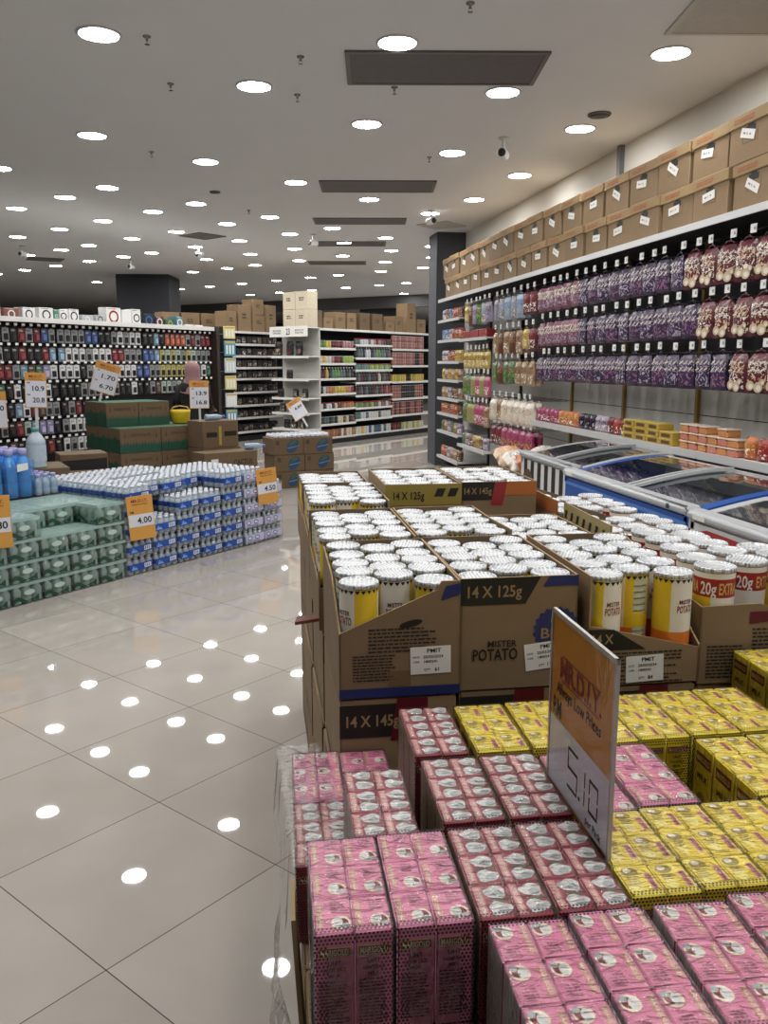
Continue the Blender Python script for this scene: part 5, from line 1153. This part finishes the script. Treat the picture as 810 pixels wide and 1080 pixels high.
# ================================================================== the person
def person():
    t = thing('person', 'person in black with a dusty pink headscarf, turned to the accessory wall', 'person', (-.49, 11.55, 0), R(-25))
    bl = mat('dress_black', '101013', .8, var=.2); skin = mat('skin', 'a87a5c', .5, var=.05); scarf = mat('scarf_pink', '8d6a6c', .75, var=.12, scale=30)
    V = [(0, 0, .86), (0, 0, 1.0), (0, .01, 1.15), (0, .01, 1.27), (0, 0, 1.33), (0, -.01, 1.40), (0, -.02, 1.47)]; rr = [(.14, .10), (.12, .09), (.14, .10), (.12, .08), (.05, .05), (.075, .09), (.07, .085)]; E_ = [(i, i+1) for i in range(6)]
    def chain(root, pts, rs):
        p = root
        for q, r in zip(pts, rs): V.append(q); rr.append((r, r)); E_.append((p, len(V)-1)); p = len(V)-1
        return p
    for s in (-1, 1):
        chain(0, [(s*.09, 0, .78), (s*.095, .0, .46), (s*.1, .02, .09), (s*.1, .03, .04), (s*.105, -.11, .03)], [.085, .06, .042, .035, .028])
        w_ = chain(3, [(s*.17, .0, 1.25), (s*.22, .04, 1.0), (s*.20, -.14, .93), (s*.19, -.20, .93)], [.055, .042, .032, .025])
        for k in range(4): chain(w_, [(s*(.19 - .024 + k*.016), -.245, .925), (s*(.19 - .024 + k*.016), -.275 - .006*(1 if k in (1, 2) else 0), .905)], [.0095, .0085])
        chain(w_, [(s*.155, -.225, .935), (s*.145, -.25, .92)], [.010, .009])
    me = bpy.data.meshes.new('body'); me.from_pydata(V, E_, []); o = place('body', me, t); me.materials.append(skin)
    md = o.modifiers.new('skin', 'SKIN'); 
    for i, r in enumerate(rr): me.skin_vertices[0].data[i].radius = r
    me.skin_vertices[0].data[0].use_root = True
    ss = o.modifiers.new('sub', 'SUBSURF'); ss.levels = ss.render_levels = 1
    m = MB()      # long dress
    n = 24; P = [(.21, .05), (.20, .3), (.185, .6), (.175, .85), (.155, 1.02), (.175, 1.18), (.165, 1.27), (.09, 1.345)]; b = 0
    for r, z in P:
        for i in range(n):
            a = 2*pi*i/n; w_ = 1 + (.06*sin(5*a) if z < .8 else 0); m.v.append((r*cos(a)*w_*1.08, .005 + r*sin(a)*.78*w_, z))
    for k in range(len(P)-1):
        for i in range(n): m.face((k*n+i, k*n+(i+1) % n, (k+1)*n+(i+1) % n, (k+1)*n+i), bl, True)
    for s in (-1, 1):
        for (p, q, r1, r2) in (((s*.165, 0, 1.26), (s*.225, .04, 1.0), .068, .055), ((s*.225, .04, 1.0), (s*.2, -.135, .93), .055, .045)):
            for r_ in (1,): m.tube([p, tuple((p[i]+q[i])/2 for i in range(3)), q], (r1+r2)/2, bl, 12)
    m.build('dress', t)
    m = MB(); n = 24      # headscarf wrapped round head, neck and shoulders
    P = [(.185, .15, 1.16, .0), (.17, .14, 1.24, .0), (.12, .12, 1.31, .0), (.095, .115, 1.37, -.005), (.102, .12, 1.43, -.01), (.10, .118, 1.49, -.008), (.075, .09, 1.545, .0), (.03, .04, 1.57, .0)]
    for a_, b_, z, yo in P:
        for i in range(n): t_ = 2*pi*i/n; m.v.append((a_*cos(t_), yo + b_*sin(t_)*(1 + .04*sin(4*t_)), z + .012*sin(3*t_)*(z < 1.25)))
    for k in range(len(P)-1):
        for i in range(n):
            if k in (4,) and abs(((i + .5)/n*360) - 270) < 36: continue
            m.face((k*n+i, k*n+(i+1) % n, (k+1)*n+(i+1) % n, (k+1)*n+i), scarf, True)
    m.face([(len(P)-1)*n+i for i in range(n)], scarf); m.build('headscarf', t)
    m = MB()      # face
    m.disc((0, -.118, 1.455), X_, Z_, .055, .07, skin, 18); m.prism([(-.012, -.118, 1.435), (.012, -.118, 1.435), (0, -.118, 1.47)], (0, -.016, 0), skin)
    for s in (-1, 1): m.disc((s*.024, -.1185, 1.472), X_, Z_, .009, .005, paper, 10); m.disc((s*.024, -.1188, 1.472), X_, Z_, .0045, .0045, black, 10)
    m.disc((0, -.1185, 1.418), X_, Z_, .018, .006, redp, 10); m.build('face', t)
    for s in (-1, 1):
        m = MB(); m.rbox(s*.1-.045, s*.1+.045, -.15, .09, 0, .06, .02, black); m.build('shoe', t)
    t.rotation_euler[2] = R(160)
person()
# ================================================================== accessory wall
PF = Frame(-2.643, 10.784, 40.9)
wood = mat('post_dark_wood', '2c211b', .6, var=.1)
mb = MB(); mb.tube([(0, 0, 0), (0, -.17, 0), (0, -.18, .01)], .004, steel, 5); PH = mesh_of(mb, 'hook')
mb = MB(); mb.box(-.022, .022, -.187, -.184, .004, .032, tagm); PT = mesh_of(mb, 'price_tag')
RP = [1.985, 1.75, 1.535, 1.30, 1.07, .845, .60]
npr = 13
def fixture(label, a0, a1):
    x, y, _ = PF.p(a0, .0); t = thing('accessory_shelving', label, 'shelving', (x, y, 0), PF.rz, 'accessory shelving'); L_ = a1 - a0
    m = MB(); m.box(0, L_-.002, .2, .23, .05, 2.06, black); m.build('back_panel', t)
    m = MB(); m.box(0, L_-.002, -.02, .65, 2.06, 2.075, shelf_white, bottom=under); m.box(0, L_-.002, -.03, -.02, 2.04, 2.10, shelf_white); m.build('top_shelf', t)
    m = MB(); m.box(0, L_-.002, -.02, .23, 0, .12, black); m.build('plinth', t)
    return t, L_
CARDC = {'black': '1d1d20', 'dark red': '7c1f24', 'white': 'd5d5d5', 'grey': '8b8d90', 'blue': '2d4a8c', 'steel blue': '5f86a3', 'green': '3b6a4a', 'yellow': 'c2b04a', 'brown': '5f4234', 'orange': 'b5482c', 'pale green': '9fb7a6', 'lilac': '7f7aa8'}
BL = {}
for nm, c in CARDC.items():
    m = MB(); c = mute(c, .62); mt = mat('blister_' + nm.replace(' ', '_'), c, .4, var=.2, scale=40); dk_ = nm in ('white', 'grey', 'pale green', 'yellow')
    m.rbox(-.047, .047, -.008, .008, 0, .170, .003, mt); m.box(-.012, .012, -.004, .004, .17, .18, mt)
    m.rbox(-.028, .028, -.022, -.008, .025, .10, .004, mat('pod_' + nm.replace(' ', '_'), ''.join('%02x' % min(255, int(int(c[q:q+2], 16)*1.25 + 22)) for q in (0, 2, 4)), .15, var=.3, scale=60, coat=.4) if not dk_ else mat('blister_pod_dark', '2a2b30', .15, coat=.4)); m.lines((-.03, -.0086, .14), X_, Z_, .05, 2, .012, paper if not dk_ else ink, lh=.5)
    BL[nm] = mesh_of(m, 'blister_pack')
tone = [['black', 'black', 'grey', 'black', 'dark red', 'grey', 'dark red', 'blue', 'grey', 'grey', 'green', 'grey', 'grey', 'blue', 'blue', 'black', 'black', 'grey', 'white', 'grey', 'white', 'white', 'black', 'black', 'steel blue', 'black', 'orange', 'orange', 'orange', 'orange', 'grey', 'dark red', 'grey', 'dark red'],
        ['black', 'grey', 'black', 'black', 'dark red', 'grey', 'black', 'dark red', 'steel blue', 'steel blue', 'white', 'white', 'white', 'grey', 'white', 'white', 'white', 'dark red', 'dark red', 'grey', 'grey', 'grey', 'blue', 'blue', 'steel blue', 'yellow', 'pale green', 'yellow', 'pale green', 'yellow', 'yellow', 'pale green', 'grey', 'grey'],
        ['black', 'dark red', 'dark red', 'black', 'steel blue', 'brown', 'green', 'lilac', 'white', 'white', 'white', 'white', 'white', 'grey', 'white', 'white', 'white', 'white', 'white', 'white', 'white', 'blue', 'blue', 'grey', 'grey', 'yellow', 'yellow', 'yellow', 'yellow', 'yellow', 'pale green', 'pale green', 'green', 'green'],
        ['black', 'green', 'brown', 'white', 'black', 'white', 'grey', 'white', 'black', 'black', 'black', 'black', 'grey', 'white', 'grey', 'dark red', 'grey', 'grey', 'dark red', 'black', 'blue', 'black', 'black', 'brown', 'brown', 'pale green', 'pale green', 'grey', 'pale green', 'yellow', 'grey', 'dark red', 'dark red', 'black'],
        ['black', 'dark red', 'yellow', 'steel blue', 'black', 'dark red', 'brown', 'grey', 'grey', 'black', 'grey', 'dark red', 'black'],
        ['black', 'grey', 'black', 'dark red', 'pale green', 'steel blue', 'lilac', 'lilac', 'black', 'grey', 'white'],
        ['black', 'black', 'brown', 'black', 'pale green', 'grey', 'black', 'dark red', 'black', 'white']]
segs = [(-.62, .82), (.82, 2.26), (2.26, 3.68)]
for i, (a0, a1) in enumerate(segs):
    t, L_ = fixture(f'black accessory wall shelving under headphone boxes, {["left", "middle", "right"][i]} bay', a0, a1)
    for r, z in enumerate(RP):
        for k in range(npr):
            lx = .012 + (L_ - .024)*(k + .5)/npr
            g = int(round((a0 + lx + .62)/ (4.30/39) - .5))
            if r > 3 and a0 + lx > 1.55 or a0 + lx > 3.55 and r > 3: continue
            h = place('hook', PH, t, (lx, .2, z)); place('price_tag', PT, h, (0, .0, .008))
            q = tone[r][max(0, min(len(tone[r])-1, g - 4))] if g >= 4 else ['black', 'grey', 'brown', 'black'][g]
            if rnd() < .12: q = ['black', 'grey', 'white'][k % 3]
            x, y, _ = PF.p(a0 + lx, .07); o = place('blister_pack', BL[q], None, (x, y, z - .182), PF.rz + ru(-.12, .12))
            tag(o, f'{q} accessory pack, {ORD[r]} row, {ORD[k]} hook of the {["left", "middle", "right"][i]} accessory bay', 'accessory pack', 'hanging accessory packs')
x, y, _ = PF.p(3.69, 0); t = thing('end_post', 'dark wooden post at the right end of the accessory wall', 'post', (x, y, 0), PF.rz); m = MB(); m.rbox(0, .07, -.06, .24, 0, 2.11, .004, wood); m.build('post_body', t); m = MB(); m.box(-.004, .074, -.064, .244, 0, .1, black); m.build('foot', t)
# boxes on top of the accessory wall
def hbox(label, a, w, h, d, body, ring):
    t = thing('headphone_box', label, 'box', PF.p(a, .12, 2.0765), PF.rz + ru(-.1, .1), 'boxes on the accessory wall')
    m = MB(); m.rbox(0, w, 0, d, 0, h, .003, body); m.lines((w*.1, -.0008, h*.9), X_, Z_, w*.6, 1, h*.07, ring); m.build('carton_body', t)
    m = MB(); n = 18; c = (w*.5, h*.45)
    for i in range(n):
        a0, a1 = 2*pi*i/n, 2*pi*(i+1)/n; R1, R2 = min(w, h)*.38, min(w, h)*.26
        m.poly([(c[0]+R2*cos(a0), -.001, c[1]+R2*sin(a0)), (c[0]+R1*cos(a0), -.001, c[1]+R1*sin(a0)), (c[0]+R1*cos(a1), -.001, c[1]+R1*sin(a1)), (c[0]+R2*cos(a1), -.001, c[1]+R2*sin(a1))], ring)
    m.build('picture', t)
ww = mat('box_white', 'dcdcda', .4, var=.03)
for k, (a, w, h, b, rg, lb) in enumerate([(-.05, .14, .2, ww, black, 'tall white headphone box at the left end'), (.14, .2, .13, mat('box_rust', '7a4a44', .5), ww, 'low rust-coloured box beside the tall white one'), (.40, .19, .15, ww, black, 'white headphone box, first of the low ones'), (.64, .19, .16, ww, black, 'white headphone box, second of the low ones'), (.86, .06, .14, grn_l, ww, 'narrow green box among the headphone boxes'),
        (.94, .12, .15, ww, black, 'narrow white headphone box after the green one'), (1.09, .16, .165, ww, black, 'white headphone box with a large dark ring'), (1.29, .2, .10, mat('box_silver', 'a9acb0', .4), ww, 'low silver box beside the headphone boxes'), (1.52, .14, .11, mat('box_silver', 'a9acb0', .4), black, 'second low silver box by the tall white boxes'),
        (1.70, .25, .22, ww, redp, 'tall white box with a red bottle picture'), (1.97, .17, .20, ww, ww, 'plain tall white box beside the red picture one'), (2.16, .15, .22, ww, black, 'tall white box with a dark ring at its foot'), (2.36, .22, .17, black, mat('print_blue', '2e5fa0', .4), 'black box right of the white boxes'), (2.60, .16, .14, mat('box_maroon', '4d1c22', .4), ww, 'dark maroon box on the accessory wall'),
        (2.79, .2, .11, mat('box_green', '2d5a44', .4), yelp, 'low green box near the right end'), (3.02, .14, .16, mat('box_teal', '4a7a86', .4), ww, 'teal box near the right end of the wall'), (3.2, .4, .05, ww, black, 'flat white box at the right end of the wall')]):
    hbox(f'{lb}, on top of the accessory wall' if len(lb.split()) < 9 else lb, a, w, h, .16, b, rg)
# ================================================================== shelving at the back
BFR = Frame(1.57, 15.96, 45.7)
def gondola(nm, label, F, a0, a1, zs, depth, top, post=None, side=None, back=panel, header=None, cat='shelving'):
    x, y, _ = F.p(a0, 0); t = thing(nm, label, cat, (x, y, 0), F.rz, 'back shelving'); L_ = a1 - a0
    m = MB(); m.box(0, L_-.002, depth, depth + .03, 0, top, back); m.build('back_panel', t)
    m = MB(); m.box(0, L_-.002, 0, depth, 0, .10, black); m.build('plinth', t)
    for z in list(zs) + [top]:
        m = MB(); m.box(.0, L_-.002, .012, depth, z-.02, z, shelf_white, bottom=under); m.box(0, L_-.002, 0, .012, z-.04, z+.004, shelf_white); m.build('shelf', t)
    if post: m = MB(); m.box(-.05, -.002, -.01, .05, 0, top, post); m.build('post', t)
    if header:
        m = MB(); m.box(0, L_-.002, -.02, -.002, top-.17, top+.02, paper); m.text(header, (L_*.5, -.0215, top-.075), X_, Z_, .11, ink, .1); m.text('SNACKS', (L_*.2, -.0215, top-.055), X_, Z_, .03, ink, .22); m.text('BISCUITS', (L_*.8, -.0215, top-.055), X_, Z_, .03, ink, .22); m.text('CRACKERS', (L_*.2, -.0215, top-.10), X_, Z_, .03, ink, .22); m.text('NUTS', (L_*.8, -.0215, top-.10), X_, Z_, .03, ink, .2); m.build('header_sign', t)
    return t
Z1 = [1.84, 1.55, 1.26, .97, .68, .39, .125]; Z2 = [1.92, 1.66, 1.42, 1.17, .91, .66, .43, .125]; Z3 = [1.85, 1.5, 1.16, .80, .45, .125]
BW = 1.283
gondola('grocery_shelving', 'left bay of the back drink shelving, beside the dark post', BFR, 0, BW, Z1, .42, 2.2, post=wood, back=black)
gondola('grocery_shelving', 'middle bay of the back drink shelving, eight shelves', BFR, BW, 2*BW, Z2, .42, 2.2, back=black)
gondola('grocery_shelving', 'right bay of the back drink shelving, beside the grey pillar', BFR, 2*BW, 3*BW + .5, Z3, .42, 2.2, back=black)
GC = {'green': '5a8a3f', 'lime': '93a83a', 'teal': '3f7a72', 'yellow': 'c9a83a', 'orange': 'b8762f', 'pink': 'a8706f', 'red': '8a2b2b', 'maroon': '5a1f2a', 'cream': 'c9bfa0', 'black': '232326', 'brown': '6a4a36', 'rust': '96584a', 'white': 'bfc3c4', 'slate': '4a5a5f', 'blue': '35507f'}
def goods(shape, col):
    key = (shape, col)
    if key in GD: return GD[key]
    mt = mat('grocery_' + col, GC[col], .35, var=.2, scale=30); m = MB(); lite = mat('band_' + col, ''.join('%02x' % min(255, int(int(GC[col][q:q+2], 16)*.8 + 42)) for q in (0, 2, 4)), .4, var=.3, scale=50); tin = mat('tin_top', 'a9abac', .3, metal=.7)
    if shape == 'can': m.lathe([(.036, 0), (.039, .006), (.039, .128), (.034, .138)], 12, mt, mf=lambda k, i: tin if k == 2 else mt); m.lathe([(.0395, .045), (.0395, .085)], 12, lite, caps=(False, False))
    elif shape == 'bottle': m.lathe([(.036, 0), (.038, .01), (.038, .12), (.03, .15), (.014, .175), (.014, .195)], 12, mt); m.lathe([(.0385, .035), (.0385, .10)], 12, lite, caps=(False, False)); m.lathe([(.017, .19), (.017, .21)], 10, paper)
    elif shape == 'jar': m.lathe([(.038, 0), (.04, .01), (.04, .09), (.034, .10)], 12, mt); m.lathe([(.037, .10), (.037, .12)], 12, redp if col != 'red' else paper); m.lathe([(.0405, .025), (.0405, .075)], 12, lite, caps=(False, False))
    else: m.rbox(-.039, .039, -.03, .03, 0, .15, .003, mt); m.poly([(-.03, -.0305, .05), (.03, -.0305, .05), (.03, -.0305, .11), (-.03, -.0305, .11)], lite)
    GD[key] = mesh_of(m, shape); return GD[key]
GD = {}
GC = {k: mute(v, .8) for k, v in GC.items()}
S1 = [('can', 'lime lime green green yellow yellow maroon maroon red maroon pink pink pink pink'), ('can', 'cream yellow cream yellow cream white pink maroon red black lime lime lime lime'), ('bottle', 'orange brown maroon maroon yellow black teal green green slate slate black slate black'), ('can', 'maroon white black white pink orange orange yellow yellow yellow yellow orange pink red'), ('jar', 'pink red white black white white black cream maroon brown orange rust orange orange'), ('can', 'black slate black slate slate black slate black cream cream brown cream black brown'), ('box', 'orange orange orange rust orange rust orange rust brown cream rust cream cream orange')]
S2 = [('jar', 'slate slate white white white slate white pink maroon pink slate maroon black black'), ('bottle', 'black slate slate black white white black slate green green slate teal maroon slate'), ('jar', 'teal teal slate teal teal green lime green lime green lime teal lime green'), ('bottle', 'black slate maroon black black slate black maroon black cream black slate maroon black'), ('bottle', 'black maroon slate black slate black black maroon slate black red maroon rust red'), ('jar', 'green slate green brown green brown lime brown slate cream brown slate cream rust'), ('can', 'slate teal white white slate white white cream white slate white cream white white'), ('box', 'white cream yellow cream white blue white slate blue slate white slate white cream')]
S3 = [('can', 'rust pink rust pink rust rust pink rust pink pink rust rust pink pink'), ('can', 'rust pink rust rust rust pink rust rust pink rust black black rust rust'), ('box', 'yellow yellow lime yellow yellow yellow black black yellow lime yellow yellow yellow yellow'), ('can', 'rust rust rust rust black black black black black black rust rust rust rust'), ('can', 'rust maroon rust maroon rust rust maroon maroon rust rust maroon rust rust maroon'), ('box', 'maroon red maroon maroon lime cream lime cream cream lime cream yellow cream cream')]
wd = {'can': 'can', 'bottle': 'bottle', 'jar': 'jar', 'box': 'packet'}
def fill(F, a0, zs, S_, bay_, step=.0885, b=.05, second=True):
    for r, (z, (sh, cs)) in enumerate(zip(zs, S_)):
        for k, c in enumerate(cs.split()):
            for q in range(2 if sh == 'can' and bay_ == 'right' and r in (0, 1, 3, 4) and second else 1):
                x, y, _ = F.p(a0 + .06 + k*step, b + .0, 0); me = goods(sh, c)
                tag(place({'can': 'drink_can', 'bottle': 'sauce_bottle', 'jar': 'food_jar', 'box': 'food_packet'}[sh], me, None, (x, y, z + .0005 + q*.139), F.rz + (ru(-.1, .1) if sh == 'box' else ru(0, 6))), f'{c} {wd[sh]}, {ORD[k]} from the left on {ORD[r]} shelf, {bay_} back bay{", stacked" if q else ""}', wd[sh], f'goods on the {bay_} back bay')
fill(BFR, 0, Z1, S1, 'left'); fill(BFR, BW, Z2, S2, 'middle'); fill(BFR, 2*BW, Z3, S3, 'right')
# shelf end with the aisle number
NF = Frame(.78, 16.33, 139.5)
ZN = [1.68, 1.26, .91, .63, .33]
gondola('end_shelving', 'white shelf end with aisle number header and nearly bare shelves', NF, 0, .98, ZN, .30, 2.2, header='23', back=panel)
BB = [mesh_of(pouch(.2, .27, .1, art(black, c, d, None, 70+i), 8, 8, black, False, 70+i), 'pouch') for i, (c, d) in enumerate([(black, peach), (black, redp), (purd, tan)])]
SB = [mesh_of(pouch(.15, .165, .1, art(black, c, d, None, 80+i), 8, 8, black, False, 80+i), 'pouch') for i, (c, d) in enumerate([(greyp, peach), (wine, ivory), (black, brown)])]
for k, (a, z, i, big_) in enumerate([(.12, 1.68, 0, 1), (.42, 1.68, 1, 1), (.66, 1.68, 2, 1), (.55, .91, 0, 0), (.8, .91, 1, 0), (.15, .91, 2, 0), (.2, .63, 0, 0), (.5, .33, 1, 0), (.3, .33, 2, 0), (.72, .33, 0, 0), (.4, 1.26, 2, 0), (.55, .63, 2, 0)]):
    x, y, _ = NF.p(a, .1, 0); tag(place('snack_bag', (BB if big_ else SB)[i], None, (x, y, z + .001), NF.rz + ru(-.2, .2)), f'black snack bag on the numbered shelf end, {ORD[ZN.index(z)]} shelf down, at {["far left", "left", "middle", "right"][min(3, int(a*4.2))]} {k+1}', 'snack bag', 'black bags on the numbered shelf end')
DF = Frame(.0, 16.95, 45)
ZD = [1.93, 1.70, 1.47, 1.25, .98, .72, .47, .19]
gondola('snack_shelving', 'white shelving of dark snack bags left of the numbered shelf end', DF, -.05, 1.55, ZD, .4, 2.17, back=black)
n_ = 0
for r, z in enumerate(ZD):
    for k in range(10):
        x, y, _ = DF.p(.03 + k*.152, .1); i = (k*2 + r) % 3
        tag(place('snack_bag', SB[i], None, (x, y, z + .001), DF.rz + ru(-.15, .15)), f'{["black", "wine and black", "dark brown"][i]} snack bag, {ORD[k]} along, {ORD[r]} shelf of the dark snack shelving', 'snack bag', 'dark snack bags')
# narrow rack of cards
KF = Frame(-.14, 13.72, 60)
t = thing('card_rack', 'narrow rack of pale hanging cards beside the dark wooden post', 'rack', KF.p(0, 0), KF.rz)
m = MB(); m.box(0, .26, .06, .08, .05, 2.12, black); m.build('back_panel', t); m = MB(); m.box(0, .26, -.1, .3, 0, .1, black); m.build('plinth', t)
for z in (2.0, 1.72, 1.42, 1.14, .86): m = MB(); m.tube([(.02, .06, z), (.02, -.06, z), (.24, -.06, z), (.24, .06, z)], .005, steel, 5); m.build('rail', t)
for k, (z0, z1, c, lb) in enumerate([(1.93, 2.12, mat('card_cream', 'd8cf9a', .5, var=.1), 'cream card pack at the top'), (1.66, 1.9, mat('card_teal', '4f93a8', .5, var=.1), 'teal card pack, second down'), (1.40, 1.63, mat('card_mist', 'b9cdd2', .5, var=.1), 'pale blue card pack, third down'), (1.14, 1.35, mat('card_cream', 'd8cf9a', .5, var=.1), 'cream card pack, fourth down'), (.86, 1.08, mat('card_white', 'd5d9da', .5, var=.05), 'white card pack, fifth down'), (.62, .82, mat('card_teal', '4f93a8', .5, var=.1), 'teal card pack at the bottom')]):
    m = MB(); m.rbox(0, .2, -.012, .012, 0, z1-z0, .003, c); m.poly([(.01, -.0125, (z1-z0)*.82), (.19, -.0125, (z1-z0)*.82), (.19, -.0125, (z1-z0)*.95), (.01, -.0125, (z1-z0)*.95)], yelp)
    for q in range(3): m.poly([(.03 + q*.055, -.0126, .03), (.06 + q*.055, -.0126, .03), (.06 + q*.055, -.0126, (z1-z0)*.7), (.03 + q*.055, -.0126, (z1-z0)*.7)], paper)
    o = tag(m.build('card_pack', None, KF.p(.03, -.075, z0), KF.rz), f'{lb} of the narrow rack', 'card pack', 'card packs on the narrow rack')
# cartons stored above the shelving
def top_carton(label, F, a, b, w, d, h, z, body=card):
    closed_carton(label, w, d, h, *F.p(a, b, z + .0025), F.rz + ru(-.05, .05), 'cartons above the back shelving', body=body, txt=lambda m, w, d, h: (m.lines((w*.3, -.001, h*.6), X_, Z_, w*.4, 2, h*.12, mat('cardboard_print_dark', '4a3a28', .7), lh=.6)))
wb = mat('carton_white', 'c9bda6', .7, var=.08)
for k, (a, w, h, bd, lb) in enumerate([(.03, .3, .33, dk, 'dark brown carton by the white cartons'), (.36, .3, .2, card, 'low brown carton second from the white ones'), (.72, .3, .32, card, 'brown carton third from the white ones'), (1.08, .3, .32, card, 'brown carton fourth from the white ones'), (1.5, .36, .34, dk, 'dark carton with a purple print tone, fifth'), (1.92, .34, .34, dk, 'dark carton sixth along the back shelving'), (2.4, .3, .2, card, 'low carton seventh along the back shelving'), (2.75, .3, .33, card, 'brown carton eighth along the back shelving'), (3.2, .32, .62, card, 'tall brown carton ninth, half hidden by the pillar'), (3.6, .34, .3, card, 'brown carton last on the back shelving')]):
    top_carton(f'{lb}, on top shelf' if len(lb.split()) < 12 else lb, BFR, a, .06, w, .3, h, 2.2, bd)
for i in range(2):
    for l in range(2): top_carton(f'white carton above the aisle number, {["left", "right"][i]} {["lower", "upper"][l]}', NF, .33 + i*.325, .02, .315, .26, .315, 2.2 + l*.3185, wb)
for k, (a, w, h, l) in enumerate([(.0, .3, .38, 0), (.28+.05, .38, .52, 0), (.75, .36, .34, 0), (.75, .32, .3, 1), (1.15, .3, .55, 0), (-.35+.0, .01, .01, 0)][:5]):
    top_carton(f'brown carton over the dark snack shelving, {["first", "large second", "third", "stacked third", "fourth"][k]} from the left', DF, a, .05, w, .3, h, 2.17 + (.342 if l else 0), card)
for k in range(3): top_carton(f'brown carton behind the accessory wall end, {ORD[k]} from the left', Frame(-1.0, 17.3, 60), -.3 + k*.42, .0, .38, .3, .36, 2.17, card)
gondola('snack_shelving', 'far shelving behind the accessory wall end', Frame(-1.0, 17.3, 60), -.5, 1.0, [1.8, 1.4, 1.0, .6, .2], .4, 2.17, back=black)
# small brown strip, made a part of the second aisle carton
m = MB(); m.prism([(0, 0, 0), (.10, .02, .006), (.105, .05, .02), (.01, .035, .012)], (0, .003, .012), mat('strip_brown', '6a3a24', .5)); o = m.build('torn_strip', tray2); o.location = (-.068, -.005, .02); o.scale = (.68, .68, .68); o['label'] = 'torn rust-brown strip sticking out sideways'
